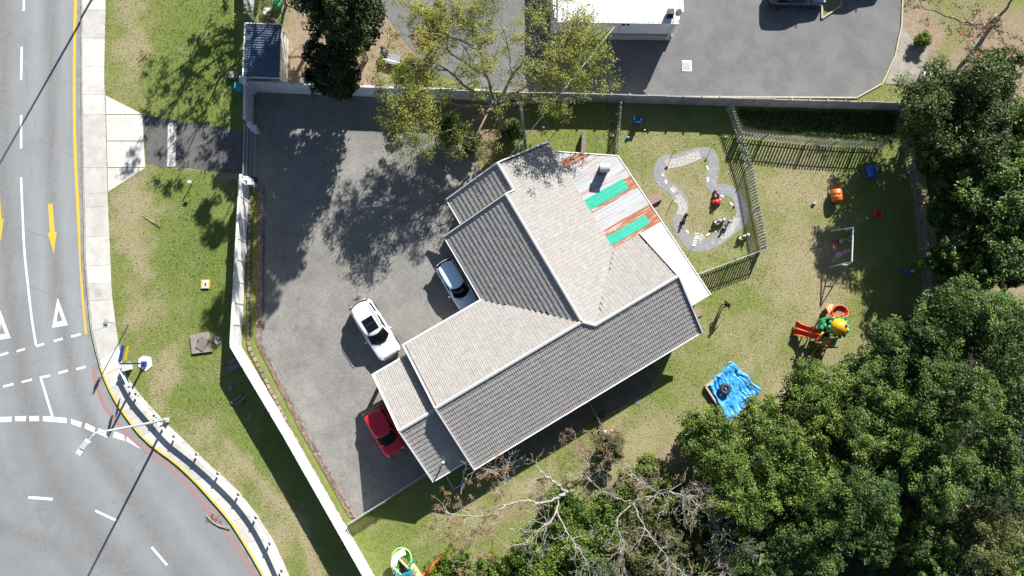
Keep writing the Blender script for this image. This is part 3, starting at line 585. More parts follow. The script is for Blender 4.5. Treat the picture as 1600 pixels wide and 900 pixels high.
# metal lean-to roof, sheet by sheet
M('zinc', (.46, .475, .485), .55, (.35, .36, .37), 1.0, .7, metal=.1, fine=.06, rot=-HA, stretch=(.3, 8, 1))
M('rusty_sheet', (.34, .125, .055), .8, (.62, .58, .53), 1.0, .9, lo=.50, hi=.66, fine=.25, rot=-HA, stretch=(.7, 9, 1))
M('streaked_zinc', (.43, .44, .445), .6, (.34, .17, .11), 1.0, .9, lo=.52, hi=.64, fine=.08, rot=-HA, stretch=(.35, 9, 1))
M('green_sheet', (.02, .40, .27), .4, (.06, .44, .33), 3, .6)
M('white_sheet', (.52, .53, .54), .45, (.44, .45, .46), 1.5, .6)
leanto = obj('lean_to_roof', MB().prism([tuple(hp(*q)[:2]) for q in ((12.6, 2.2), (15.1, 1.8), (15.4, -4.0), (16.9, -4.0), (16.4, 8.3), (12.5, 10.8))], 2.05, 2.12), 'old_wood', house)
def uend(v): return 16.56 + (8.46 - v) / 12.66 * .54 if v < 8.46 else 12.2 + (11.25 - v) / 2.79 * 4.36
def ustart(v): return 12.42 if v > 2.45 else 14.85 + max(0, min(1, (2.45 - v) / 6)) * .3
def uz(u): return 2.62 - (u - 12.3) * .085
strips = [(11.2, 10.2, 'streaked_zinc'), (10.2, 9.6, 'rusty_sheet'), (9.6, 8.9, 'streaked_zinc'), (8.9, 8.1, 'streaked_zinc'), (8.1, 7.4, 'zinc'), (7.4, 6.75, 'streaked_zinc'), (6.75, 5.9, 'green_sheet'), (5.9, 5.6, 'rusty_sheet'), (5.6, 4.85, 'zinc'), (4.85, 4.05, 'streaked_zinc'), (4.05, 3.5, 'rusty_sheet'), (3.5, 2.78, 'green_sheet'), (2.78, 2.45, 'rusty_sheet')]
v = 2.45
while v > -4.2: strips.append((v, max(-4.2, v - .83), 'white_sheet')); v -= .83
def sheet(v0, v1, ua, ub, mat, lift):
    m = MB(); n = max(2, int((v0 - v1 + .03) / .019)); vs = []
    for i in range(n + 1):
        vv_ = v0 - (v0 - v1 + .03) * i / n; z = .011 * math.sin(2 * math.pi * vv_ / .09) + lift
        a = ua(vv_); b = max(a + .02, ub(vv_))
        for k in range(3): u = a + (b - a) * k / 2; vs.append(hp(u, vv_, uz(u) + z))
    m.add(vs, [[3 * i + k, 3 * i + k + 3, 3 * i + k + 4, 3 * i + k + 1] for i in range(n) for k in range(2)], random.random())
    return obj('roof_sheet', m, mat, leanto)
for i, (v0, v1, mt) in enumerate(strips):
    if mt == 'green_sheet':
        sheet(v0, v1, lambda q: 15.95, uend, 'rusty_sheet', .004); sheet(v0, v1, ustart, lambda q: 16.0, mt, .03)
    else: sheet(v0, v1, ustart, uend, mt, .008 * (i % 2) + .002)
for a, b in [(hp(12.2, 11.3, uz(12.2)), hp(16.6, 8.5, uz(16.6))), (hp(16.62, 8.5, uz(16.6)), hp(17.16, -4.25, uz(17.1)))]: board('fascia', a, b, .07, .16, -.03)
for q in ((16.4, 8.2), (16.6, 4), (16.8, 0), (16.9, -4)): m = MB(); m.box(hp(*q, 1.03), (.1, .1, 2.06), HA); obj('veranda_post', m, 'wood', house)
# flue with curved cowl on the lean-to
fl = thing('roof_flue', hp(14.9, 8.0, uz(14.9)), 'squat brown roof flue with a curved pale metal cowl on the lean-to', 'flue')
M('flue_brown', (.12, .065, .045), .75, (.06, .035, .03), 3, .8)
m = MB(); c = hp(14.9, 8.0, 0); m.box(c + Vector((0, 0, 2.85)), (.62, .5, 1.05), math.radians(5)); obj('stack', m, 'flue_brown', fl)
m = MB(); vs = []
for x in (-.36, .36):
    for k in range(9):
        a = math.pi * k / 8; vs.append(c + Vector((x, .32 * math.cos(a), 3.38 + .24 * math.sin(a))))
m.add(vs, [[k, k + 1, 10 + k, 9 + k] for k in range(8)] + [[0, 1, 2, 3, 4, 5, 6, 7, 8], [17, 16, 15, 14, 13, 12, 11, 10, 9]]); obj('cowl', m, 'zinc', fl)
# vent pipe on the porch roof
vp = thing('vent_pipe', P(693, 718, 3.05), 'short pale vent pipe standing on the porch roof tiles', 'pipe')
m = MB(); b0 = P(693, 721, 2.75); m.tube([b0, b0 + Vector((0, 0, .55))], .06, 8); obj('pipe', m, 'white_paint', vp)
m = MB(); m.lathe(b0 + Vector((0, 0, .55)), [(.1, 0), (.1, .06), (.02, .12)], 8); obj('cap', m, 'white_paint', vp)

m = MB(); m.prism([tuple(hp(*q)[:2]) for q in ((-3.3, -8.0), (9.6, -8.3), (11.2, -7.6), (10.6, -5.5), (-3.3, -5.5))], -.05, .012); struct('patio', m, M('patio_brown', (.15, .125, .10), .9, (.09, .10, .05), 1.5, .8, bump=.2))
# ---------------------------------------------------------------- WALLS
M('wall_white', (.72, .72, .70), .75, (.50, .47, .42), 1.6, .75, tint=.10, lo=.45, hi=.72, fine=.08)
M('wall_grey', (.36, .35, .355), .9, (.24, .23, .23), 1.5, .7, tint=.16, bump=.1)
M('wall_blue', (.62, .65, .68), .85, (.46, .46, .45), 1.6, .6, tint=.06, bump=.1)
def wall(label, pts, h, bay, mat, th=.1, step=0.0, name='boundary_wall', coping=True, post_proud=.03):
    pts = PL(pts); t = thing(name, pts[0], label, 'wall'); z0 = -.1
    for a, b in zip(pts[:-1], pts[1:]):
        d = b - a; n = max(1, round(d.length / bay)); dn_ = d.normalized(); nn = Vector((-dn_.y, dn_.x, 0))
        if nn.dot(-a) < 0: nn = -nn
        for i in range(n):
            p, q = a + d * (i / n), a + d * ((i + 1) / n); hh = h + random.uniform(-step, step)
            m = MB(); m.obox((p + q) / 2 - nn * th / 2 + Vector((0, 0, (hh + z0) / 2)), dn_ * (d.length / n / 2 - .03), nn * th / 2 * random.uniform(.94, 1.0), Vector((0, 0, (hh - z0) / 2)), random.random()); obj('panel', m, mat, t)
            m = MB(); m.obox(p - nn * th / 2 + Vector((0, 0, (h + step + .03 + z0) / 2)), dn_ * .06, nn * (th / 2 + post_proud), Vector((0, 0, (h + step + .03 - z0) / 2)), random.random()); obj('post', m, mat, t)
            if coping:
                m = MB(); m.obox((p + q) / 2 - nn * th / 2 + Vector((0, 0, hh + .025)), dn_ * (d.length / n / 2 - .062), nn * (th / 2 + .035), Vector((0, 0, .03)), random.random()); obj('coping', m, mat, t)
    return t
wall('white panelled boundary wall between the street verge and the brick yard', [(391, 284), (384, 410), (377, 541), (457, 675), (585, 900), (615, 950)], 1.98, 1.75, 'wall_white', .11)
wall('short white wall piece between the corner shed and the sliding gate', [(396.5, 146), (396, 200)], 1.9, 1.35, 'wall_blue', .11)
wall('pale blue-white boundary wall along the top of the brick yard', [(397, 144), (640, 153.5), (770, 157)], 1.9, 1.75, 'wall_blue', .1)
wall('grey precast panel wall between the lawns and the parking court', [(775, 157), (922, 159), (1142, 166), (1412, 173), (1500, 176)], 1.62, 1.42, 'wall_grey', .08, .05, coping=False, post_proud=.045)
wall('white wall above the corner shed along the upper verge', [(396, -80), (397, 33)], 1.9, 1.8, 'wall_blue', .11)

# sliding gate
gt = thing('sliding_gate', P(393, 244), 'open barred metal sliding gate across the driveway in the white wall', 'gate')
ga, gb = P(394, 204), P(392, 281)
for z in (.15, 1.0, 1.75):
    m = MB(); m.bar(ga + Vector((0, 0, z)), gb + Vector((0, 0, z)), .05, .06); obj('rail', m, 'steel', gt)
bm_ = MB(); bm_.box((0, 0, .95), (.025, .025, 1.62)); gbar = bm_.mesh('bar'); gbar.materials.append(MATS['steel'])
for i in range(27): piece('bar', gbar, None, gt, ga.lerp(gb, (i + .5) / 27))
m = MB(); m.bar(P(399, 204, .03), P(397, 300, .03), .06, .05); obj('track', m, 'steel', gt)
for q in ((396, 200), (391, 284)):
    m = MB(); m.box(P(*q, 1.0), (.34, .34, 2.1)); m.box(P(*q, 2.08), (.44, .44, .07)); tag(obj('gate_pillar', m, 'wall_blue'), 'white capped gate pillar at the %s end of the sliding gate' % ('shed' if q[1] < 250 else 'lower'), 'pillar')
m = MB(); c = P(399, 283); m.box(c + Vector((0, 0, .25)), (.3, .4, .5)); m.box(c + Vector((0, 0, .52)), (.34, .44, .05)); tag(obj('gate_motor', m, 'dark_metal'), 'small black gate motor box beside the sliding gate', 'motor box')

# ---------------------------------------------------------------- FENCES
def fence(label, tops, h, sp, mat, w=.13, name='picket_fence', post=2.6, closed_=0):
    pts = [P(a, b, h) - Vector((0, 0, h)) for a, b in tops]; t = thing(name, pts[0], label, 'fence')
    pm = MB(); pm.add([(-w / 2, -.01, 0), (w / 2, -.01, 0), (w / 2, .012, 0), (-w / 2, .012, 0), (-w / 2, -.01, h - .05), (w / 2, -.01, h - .05), (w / 2, .012, h - .05), (-w / 2, .012, h - .05), (0, -.01, h), (0, .012, h)],
                      [[0, 1, 5, 8, 4], [3, 7, 9, 6, 2], [1, 2, 6, 5], [0, 4, 7, 3], [4, 8, 9, 7], [5, 6, 9, 8]]); pme = pm.mesh('pale'); pme.materials.append(MATS[mat])
    for a, b in zip(pts[:-1], pts[1:]):
        d = b - a; dn_ = d.normalized(); nn = Vector((-dn_.y, dn_.x, 0)); n = max(1, round(d.length / sp)); ang = math.atan2(d.y, d.x)
        for i in range(n): 
            o = piece('pale', pme, None, t, a + d * ((i + .5) / n) + nn * .035 + Vector((0, 0, .05)), ang); o.rotation_euler.x = random.uniform(-.015, .015)
        for z in (.28, h - .22):
            m = MB(); m.bar(a + Vector((0, 0, z)), b + Vector((0, 0, z)), .035, .05); obj('rail', m, mat, t)
        np_ = max(1, round(d.length / post))
        for i in range(np_ + 1):
            m = MB(); m.box(a + d * (i / np_) - nn * .03 + Vector((0, 0, h / 2)), (.07, .07, h + .04), ang); obj('post', m, mat, t)
    return t
M('fence_grey', (.50, .51, .51), .6, (.26, .26, .26), 5, .6, metal=.2); M('fence_dark', (.24, .24, .25), .7, (.15, .15, .15), 5, .7)
fence('tall curved grey palisade fence between the bike track and the main lawn', [(1144, 163), (1159, 205), (1175, 258), (1187, 325), (1199, 387)], 1.3, .25, 'fence_grey')
fence('grey palisade fence fronting the dark hedge strip under the panel wall', [(1160, 206), (1200, 210), (1270, 217), (1350, 222), (1388, 223)], 1.42, .25, 'fence_grey')
fence('slanting palisade fence joining the bike track fence to the lean-to corner', [(1199, 388), (1150, 406), (1092, 428)], 1.45, .25, 'fence_grey')
fence('dark shaded picket fence on the right edge of the playground under trees', [(1424, 215), (1432, 255), (1444, 312), (1450, 387), (1456, 450), (1462, 500)], 1.25, .225, 'fence_dark', .085)
fence('short palisade fence from the panel wall down to the lean-to roof', [(971, 160), (965, 246)], 1.3, .25, 'fence_grey')
fence('palisade fence closing the lower end of the brick yard', [(542, 822), (600, 785), (667, 741)], 1.2, .25, 'fence_grey')
fence('low dark fence below the house beside the pink toy', [(922, 630), (940, 664), (947, 690)], .9, .2, 'fence_dark', .05)

# ---------------------------------------------------------------- SHED
sh = thing('garden_shed', P(425, 85), 'corner shed with dark blue ribbed roof beside the white wall', 'shed')
M('blue_roof', (.12, .165, .24), .45, (.085, .115, .17), 2, .7, metal=.1); M('shed_wall', (.66, .66, .64), .8, (.5, .48, .44), 2, .7)
rc = [P(384, 37, 2.45), P(440, 37, 2.3), P(438, 122, 2.3), P(383, 122, 2.45)]
x0 = rc[0].x; x1 = rc[1].x; yt = rc[0].y; yb = rc[2].y
m = MB(); n = 132; vs = []
for i in range(n + 1):
    y = yb + (yt - yb) * i / n; z = .05 * (1 if (i % 6) < 3 else 0)
    vs += [(x0, y, 2.45 + z), (x1, y, 2.3 + z)]
m.add(vs, [[2 * i, 2 * i + 1, 2 * i + 3, 2 * i + 2] for i in range(n)]); obj('roof', m, 'blue_roof', sh)
m = MB(); m.prism([(x0 + .1, yb + .12), (x1 - .12, yb + .12), (x1 - .12, yt - .1), (x0 + .1, yt - .1)], 0, 2.24); obj('wall', m, 'shed_wall', sh)
for a, b in (((x0 - .04, yt + .03, 2.44), (x1 + .02, yt + .03, 2.3)), ((x0 - .04, yt, 2.46), (x0 - .04, yb - .02, 2.46))):
    m = MB(); m.bar(a, b, .08, .16); obj('fascia', m, 'fascia', sh)
m = MB(); m.box((x1 - .11, (yb + yt) / 2 - .8, 1.0), (.06, .85, 2.0)); obj('door', m, 'white_paint', sh)
m = MB(); m.box((x0 - .02, yb - .22, 1.25), (.4, .4, 2.5)); m.box((x0 - .02, yb - .22, 2.53), (.5, .5, .08)); tag(obj('corner_pillar', m, 'wall_blue'), 'tall white corner pillar where the walls meet below the shed', 'pillar')
m = MB(); m.box(P(373.5, 137, .5), (.4, .5, 1.0)); m.box(P(373.5, 137, 1.02), (.46, .56, .06)); tag(obj('meter_box', m, M('teal', (.03, .30, .32), .5, (.02, .2, .22), 4, .5)), 'small teal meter box outside the wall by the shed corner', 'meter box')

# ---------------------------------------------------------------- WHITE BUILDING
wb = thing('white_building', P(965, 20), 'white flat-roofed building with ribbed metal roof by the parking court', 'building')
a = P(872, 31, 3.25); b = P(1060, 33, 3.1); xl, xr, ys_ = a.x, b.x, a.y; yn = ys_ + 11
m = MB(); n = int((xr - xl) / .065); vs = []
for i in range(n + 1):
    x = xl + (xr - xl) * i / n; z = (.035 if i % 6 in (0, 1) else 0)
    vs += [(x, ys_, 3.12 + z), (x, yn, 3.5 + z)]
m.add(vs, [[2 * i, 2 * i + 2, 2 * i + 3, 2 * i + 1] for i in range(n)]); obj('roof', m, M('roof_white', (.86, .86, .85), .4, (.74, .74, .73), 1, .5), wb)
m = MB(); m.prism([(xl - .25, ys_ + .28), (xr + .12, ys_ + .28), (xr + .12, yn), (xl - .25, yn)], 0, 3.04); obj('wall', m, M('building_wall', (.70, .71, .72), .8, (.58, .58, .57), 1.2, .6), wb)
m = MB(); m.box(((xl + xr) / 2, ys_ + .2, .35), (xr - xl + .4, .22, .7)); obj('plinth', m, M('plinth_grey', (.36, .36, .36), .9), wb)
m = MB(); m.box(((xl + xr) / 2, ys_ - .05, 3.06), (xr - xl + .1, .1, .12)); obj('gutter', m, 'fascia', wb)
for x in (xl - .22, xr + .32):
    m = MB(); m.box((x, (ys_ + .9 + yn) / 2, 2.95), (.3, yn - ys_ - 1.0, .12)); obj('parapet', m, M('pale_blue', (.60, .68, .74), .6, (.5, .56, .6), 2, .5), wb)
m = MB(); m.tube([(xr - .15, ys_ + .12, 2.95), (xr - .15, ys_ + .12, .1)], .06, 8); obj('downpipe', m, 'white_paint', wb)
for f in (.28, .58): window(Vector((xl + (xr - xl) * f, ys_ + .24, 2.35)), Vector((1, 0, 0)), .7, .5, wb)
m = MB(); m.box(((xl + xr) / 2 + .4, ys_ + .26, 1.6), (.03, .05, 2.8)); obj('wall_joint', m, 'wall_grey', wb)
m = MB(); c = P(1047, 21, 3.35); m.box(c + Vector((0, 0, .12)), (.5, .42, .5)); m.box(c + Vector((0, -.3, -.02)), (.5, .16, .2)); tag(obj('air_conditioner', m, 'dark_metal'), 'dark rooftop box unit at the lower right corner of the white roof', 'roof unit')
ds = thing('satellite_dish', P(1057, 22, 3.2), 'small white satellite dish on the corner of the white roof', 'satellite dish')
c = P(1057, 22, 3.3); m = MB(); m.lathe(c + Vector((0, 0, .35)), [(.02, 0), (.18, .04), (.3, .12), (.29, .13), (.17, .06), (.01, .02)], 14, axis=(.3, -.7, .6)); obj('dish', m, 'white_paint', ds)
m = MB(); m.tube([c - Vector((0, 0, .1)), c + Vector((0, 0, .35))], .03, 6); m.tube([c + Vector((0, 0, .35)), c + Vector((.1, -.3, .6))], .012, 5); obj('mast', m, 'steel', ds)
# ---------------------------------------------------------------- VEGETATION
def rnd_unit(n):
    v = RNG.normal(size=(n, 3)); return v / np.linalg.norm(v, axis=1, keepdims=True)
def leafmesh(name, C, N, size, tint, aspect=.55):
    n = len(C); t = np.cross(N, rnd_unit(n)); t /= np.linalg.norm(t, axis=1, keepdims=True) + 1e-9; b = np.cross(N, t)
    s = np.asarray(size)[:, None]; V = np.stack([C + t * s * .5, C + b * s * .5 * aspect + N * s * .08, C - t * s * .5, C - b * s * .5 * aspect + N * s * .08], 1).reshape(-1, 3).astype(np.float32)
    me = bpy.data.meshes.new(name); me.vertices.add(4 * n); me.vertices.foreach_set('co', V.reshape(-1)); me.loops.add(4 * n); me.loops.foreach_set('vertex_index', np.arange(4 * n, dtype=np.int32))
    me.polygons.add(n); me.polygons.foreach_set('loop_start', np.arange(0, 4 * n, 4, dtype=np.int32)); me.update(calc_edges=True)
    at = me.attributes.new('tint', 'FLOAT', 'FACE'); at.data.foreach_set('value', np.clip(tint, 0, 1).astype(np.float32)); return me
def clusters(CC, R, per, ls, base, flat=.75, inner=.25):
    """leaves round cluster centres; returns centres, normals, sizes, tints"""
    n = len(CC); D = rnd_unit(n * per).reshape(n, per, 3); D[..., 2] = np.abs(D[..., 2]) * .9 - .15 * (RNG.random((n, per)) < .4)
    rad = np.where(RNG.random((n, per)) < inner, RNG.uniform(.2, .8, (n, per)), RNG.uniform(.8, 1.12, (n, per)))
    off = D * (R[:, None] * rad)[..., None]; off[..., 2] *= flat
    C = (CC[:, None, :] + off).reshape(-1, 3); N = D.reshape(-1, 3) * .6 + rnd_unit(n * per) * .5 + np.array([.12, .26, .35]); N /= np.linalg.norm(N, axis=1, keepdims=True)
    return C, N, RNG.uniform(.75, 1.3, n * per) * ls, (base[:, None] + RNG.normal(0, .16, (n, per))).reshape(-1)
def lobes_for(c, r, h, n, rs):
    out = [(np.array([c.x, c.y, c.z - h * .1]), np.array([r * .62, r * .62, h * .42]), 0)]
    for k in range(n):
        zz = rs.uniform(-.35, .95); a = 2.39996 * k + rs.uniform(-.4, .4); hr = math.sqrt(max(.03, 1 - max(0, zz) ** 2)) * rs.uniform(.62, .84); q = r * rs.uniform(.17, .31)
        out.append((np.array([c.x + r * hr * math.cos(a), c.y + r * hr * math.sin(a), c.z + h * .55 * zz]), np.array([q, q, q * rs.uniform(.6, .85)]), rs.uniform(-.22, .22)))
    return out
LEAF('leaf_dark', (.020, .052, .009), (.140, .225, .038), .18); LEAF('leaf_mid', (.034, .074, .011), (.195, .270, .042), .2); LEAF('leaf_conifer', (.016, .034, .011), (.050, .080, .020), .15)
LEAF('leaf_wispy', (.028, .056, .011), (.105, .150, .030), .2); LEAF('leaf_yellow', (.20, .225, .045), (.46, .46, .095), .45); LEAF('leaf_bright', (.09, .16, .018), (.22, .30, .04), .35); LEAF('leaf_orange', (.28, .16, .02), (.42, .25, .03), .3)
LEAF('leaf_brown', (.19, .11, .055), (.34, .21, .12), .2); LEAF('leaf_olive', (.075, .092, .028), (.17, .185, .06), .3); LEAF('flower_red', (.5, .12, .04), (.62, .2, .08), .25); LEAF('blade', (.085, .12, .024), (.25, .235, .085), .35); LEAF('hedge_leaf', (.024, .058, .014), (.075, .12, .026), .25)
def leafy(name, label, px, py, rpx, zc, mat, h=None, per=46, ls=.2, cd=1.8, nl=16, cat='tree', group=None, seed=0, cr=(.28, .5), trunk=True, flat=.75, inner=.25, bark='bark'):
    rs = random.Random(seed * 31 + int(px) + int(py)); c = P(px, py, zc); r = rpx * mpp(zc); h = h or r * 1.5
    base = Vector((c.x, c.y, 0)); t = thing(name, base, label, cat, group); CC = []; RR = []; TT = []; tofs = rs.uniform(-.2, .2); lobes = lobes_for(c, r, h, nl, rs)
    for li, (lc, lr, lt) in enumerate(lobes):
        area = 4 * math.pi * ((lr[0] * lr[1]) ** 1.6 / 3 + 2 * (lr[0] * lr[2]) ** 1.6 / 3) ** (1 / 1.6); n = max(6, int(area * cd * (.6 if li == 0 else 1))); D = rnd_unit(n); D = D[D[:, 2] > -.35]
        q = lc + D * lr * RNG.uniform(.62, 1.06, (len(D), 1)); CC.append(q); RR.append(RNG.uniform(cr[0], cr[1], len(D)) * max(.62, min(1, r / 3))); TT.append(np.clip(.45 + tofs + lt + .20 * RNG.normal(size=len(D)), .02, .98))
    CC = np.concatenate(CC); RR = np.concatenate(RR); TT = np.concatenate(TT); CC[:, 2] = np.maximum(CC[:, 2], .25)
    C, N, S, T = clusters(CC, RR, per, ls, TT, flat, inner)
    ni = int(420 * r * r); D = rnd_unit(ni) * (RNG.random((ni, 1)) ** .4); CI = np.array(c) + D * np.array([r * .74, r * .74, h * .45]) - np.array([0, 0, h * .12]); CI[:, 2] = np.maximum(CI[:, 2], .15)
    NI = rnd_unit(ni) * .7 + np.array([0, 0, .6]); NI /= np.linalg.norm(NI, axis=1, keepdims=True); C = np.concatenate([C, CI]); N = np.concatenate([N, NI]); S = np.concatenate([S, RNG.uniform(1.2, 2.2, ni) * ls]); T = np.concatenate([T, RNG.uniform(0, .3, ni)]); me = leafmesh('crown', C - np.array(base), N, S, T); link('crown', me, mat, t)  # inner leaves tinted darker, painting shade into the gaps of the crown
    m = MB(); tr = max(.06, r * .055); lean = Vector((rs.uniform(-.3, .3), rs.uniform(-.3, .3), 0)); m.tube([base, base + Vector((0, 0, zc * .35)) + lean * .4, Vector((c.x, c.y, zc * .75)) + lean, c + Vector((0, 0, h * .3))], [tr * 1.3, tr, tr * .8, tr * .3], 7)
    for lc, lr, lt in lobes[1:8]:
        p0 = Vector((c.x, c.y, zc * rs.uniform(.35, .7))) + lean * .7; p1 = Vector(lc); m.tube([p0, p0.lerp(p1, .5) + Vector((0, 0, rs.uniform(-.1, .3))), p1 + Vector((0, 0, lr[2] * .5))], [tr * .55, tr * .4, tr * .15], 5)
    obj('trunk', m, bark, t); return t
def grow(mb, p, d, L, r, depth, tips, rs, spread=.75, up=.12, wig=.22, kids=(2, 3), segs=4, rmin=.008):
    pts = [p]; q = p; dd = d.normalized(); n = segs
    for i in range(n):
        dd = (dd + Vector((rs.gauss(0, wig), rs.gauss(0, wig), rs.gauss(0, wig) + up * .3))).normalized(); q = q + dd * (L / n); pts.append(q)
    if q.z < .3: return
    rr = [max(rmin, r * (1 - .55 * i / n)) for i in range(n + 1)]; mb.tube(pts, rr, 6 if r > .06 else (4 if r > .02 else 3), cap=False)
    if depth <= 0: tips.append((pts[-1], dd)); tips.append((pts[-2], dd)); return
    for k in range(rs.randint(*kids)):
        i = rs.randint(max(1, n - 2), n) if k else n; side = Vector((rs.gauss(0, 1), rs.gauss(0, 1), rs.gauss(0, .55) + up)); side = (side - dd * side.dot(dd)).normalized()
        nd = (dd + side * spread * rs.uniform(.5, 1.25)).normalized(); grow(mb, pts[i], nd, L * rs.uniform(.58, .82), rr[i] * rs.uniform(.6, .78), depth - 1, tips, rs, spread, up, wig, kids, max(3, segs - 1), rmin)
def tipleaves(t, tips, name, mat, per, R, ls, prob=1.0, flat=.8, filt=None):
    tp = [p for p, d in tips if RNG.random() < prob and (filt is None or filt(p))]
    if not tp: return
    CC = np.array([list(p) for p in tp]); C, N, S, T = clusters(CC, RNG.uniform(R * .6, R * 1.2, len(CC)), per, ls, np.clip(.5 + .28 * RNG.normal(size=len(CC)), 0, 1), flat, .5)
    o = link(name, leafmesh(name, C - np.array(wloc(t)), N, S, T), mat, t); o['kind'] = 'stuff'

# the wood in the lower right corner, tree by tree
wood = [(1112, 690, 58, 2.8, 'leaf_mid', 'small bright tree on the left tip of the wood below the blue sandpit'), (1196, 668, 56, 3.4, 'leaf_mid', 'leafy tree overhanging the lower corner of the blue tarpaulin'), (1275, 625, 66, 4.2, 'leaf_mid', 'leafy tree just below the climbing frame ladder'), (1352, 590, 58, 4.2, 'leaf_dark', 'rounded tree right of the climbing frame at the lawn edge'),
        (1415, 545, 66, 5, 'leaf_dark', 'tree where the shaded picket fence ends at the wood'), (1490, 490, 70, 5.6, 'leaf_dark', 'topmost tree of the wood beside the picket fence'), (1570, 520, 74, 5.8, 'leaf_dark', 'large dark tree at the right edge near the bare soil patch'),
        (1360, 665, 72, 5, 'leaf_mid', 'big green tree in the middle of the wood below the playground'), (1465, 625, 78, 5.6, 'leaf_dark', 'broad dark tree deep in the wood behind the fence corner'), (1575, 630, 72, 5.6, 'leaf_dark', 'dark tree at the right border halfway down the wood'),
        (1240, 735, 74, 4.8, 'leaf_mid', 'full green tree in the wood under the blue sandpit'), (1160, 770, 62, 4.2, 'leaf_mid', 'tree on the left flank of the wood next to the bare branches'), (1330, 775, 70, 5, 'leaf_dark', 'clumpy tree above the dark hollow at the bottom'), (1450, 730, 72, 5.2, 'leaf_dark', 'dark tree bordering the shadowed hollow on its upper side'),
        (1260, 840, 66, 4.2, 'leaf_dark', 'tree on the bottom edge left of the dark hollow'), (1365, 850, 36, 3.2, 'leaf_dark', 'small round tree standing alone in the dark hollow'), (1550, 730, 64, 5.2, 'leaf_dark', 'tree at the right border above the olive bottom tree'), (1545, 840, 60, 4.6, 'leaf_olive', 'olive-tinged tree near the bottom right corner of the picture'), (1440, 835, 52, 2.6, 'leaf_dark', 'low shaded tree inside the dark hollow at the bottom'), (1590, 905, 54, 4.4, 'leaf_mid', 'green tree crown in the very bottom right corner'), (1480, 900, 52, 3.2, 'leaf_dark', 'dark tree on the bottom edge right of the hollow'), (1195, 880, 44, 3.4, 'leaf_dark', 'low tree on the bottom edge below the bare pale branches')]
for i, (px, py, r, zc, mt, lb) in enumerate(wood): leafy('broadleaf_tree', lb, px, py, r, zc, mt, group='trees of the lower right wood', seed=i, ls=.135, per=54, cd=2.0, nl=20, cr=(.26, .46))
leafy('feathery_tree', 'dark feathery evergreen at the end of the grey panel wall', 1488, 175, 104, 5.2, 'leaf_wispy', seed=40, per=70, ls=.16, cr=(.35, .6), nl=26, h=5)
for i, (px, py, r, zc, lb) in enumerate([(1550, 310, 66, 5.5, 'dark bushy tree on the right border level with the red chair'), (1545, 392, 58, 4.8, 'dark tree on the right border beside the small fan palm'), (1590, 190, 40, 4.5, 'yellowish green tree cut by the right border below the coral tree'), (1475, 245, 50, 3.6, 'shaded low tree at the head of the dark picket fence'), (1505, 300, 48, 4.2, 'dark tree between the picket fence and the right border trees'), (1552, 112, 42, 4.2, 'dark tree between the coral tree and the feathery evergreen'), (1540, 235, 46, 4.8, 'dark tree filling the gap below the feathery evergreen'), (1585, 420, 40, 3.8, 'low dark tree at the right border by the soil patch'), (1482, 335, 36, 3.6, 'shaded tree just outside the picket fence level with the swings'), (1480, 405, 36, 3.6, 'shaded tree outside the picket fence by the lime chair'), (1592, 262, 48, 4.6, 'dark tree crown cut by the right border above the palm'), (1525, 430, 44, 4.2, 'dark tree below the fan palm near the picket fence'), (1592, 350, 44, 4.8, 'dark tree crown cut by the right border at palm level')]):
    leafy('broadleaf_tree', lb, px, py, r, zc, 'leaf_mid' if i == 2 else 'leaf_dark', seed=50 + i, group='trees along the right border')
leafy('conifer_tree', 'very dark tall conifer above the top wall of the brick yard', 533, -4, 86, 9.3, 'leaf_conifer', h=11, per=60, ls=.2, seed=60, nl=22, group='dark conifers by the shed')
leafy('conifer_tree', 'dark conifer leaning over the top wall next to the shed', 522, 108, 54, 5.4, 'leaf_conifer', h=5.6, per=60, ls=.2, seed=61, nl=18, group='dark conifers by the shed')
leafy('conifer_tree', 'tall dark conifer just beyond the top edge of the picture', 470, -65, 70, 8, 'leaf_conifer', h=7, per=60, ls=.22, seed=62, nl=18, group='dark conifers by the shed')
# yellow-green open tree over the top wall
def open_tree(label, base, limbs, leafmat, seed, per=34, R=.5, ls=.17, depth=3, name='open_tree', prob=1., bark='pale_bark', filt=None, kids=(2, 3), L0=.9, spread=.8, extra=None, twl=1.0, twr=.045):
    rs = random.Random(seed); b0 = P(*base); t = thing(name, b0, label, 'tree'); m = MB(); tips = []
    for pts, r0, r1, ntw in limbs:
        pp = smooth_line([P(x, y, z) for x, y, z in pts], 5); n = len(pp); rr = [r0 + (r1 - r0) * i / (n - 1) for i in range(n)]
        for i in range(1, n - 1): pp[i] = pp[i] + Vector((rs.gauss(0, .05), rs.gauss(0, .05), rs.gauss(0, .04)))
        m.tube(pp, rr, 7)
        for k in range(ntw):
            i = rs.randint(int(n * .35), n - 1) if k else n - 1; d = (pp[i] - pp[max(0, i - 1)]).normalized(); sd_ = Vector((rs.gauss(0, 1), rs.gauss(0, 1), rs.gauss(.15, .5)))
            grow(m, pp[i], (d * .7 + sd_ * .6) if k else d, twl * rs.uniform(.7, 1.5), min(rr[i] * .75, twr), depth, tips, rs, spread, .1, kids=kids)
    obj('branches', m, bark, t)
    if leafmat: tipleaves(t, tips, 'foliage', leafmat, per, R, ls, prob, filt=filt)
    if extra:
        for nm, mt, pr, pe, RR_, l2, fl in extra: tipleaves(t, tips, nm, mt, pe, RR_, l2, pr, filt=fl)
    return t
tb = P(795, 212)
M('trunk_grey', (.30, .27, .22), .95, (.17, .14, .11), 5, .8)
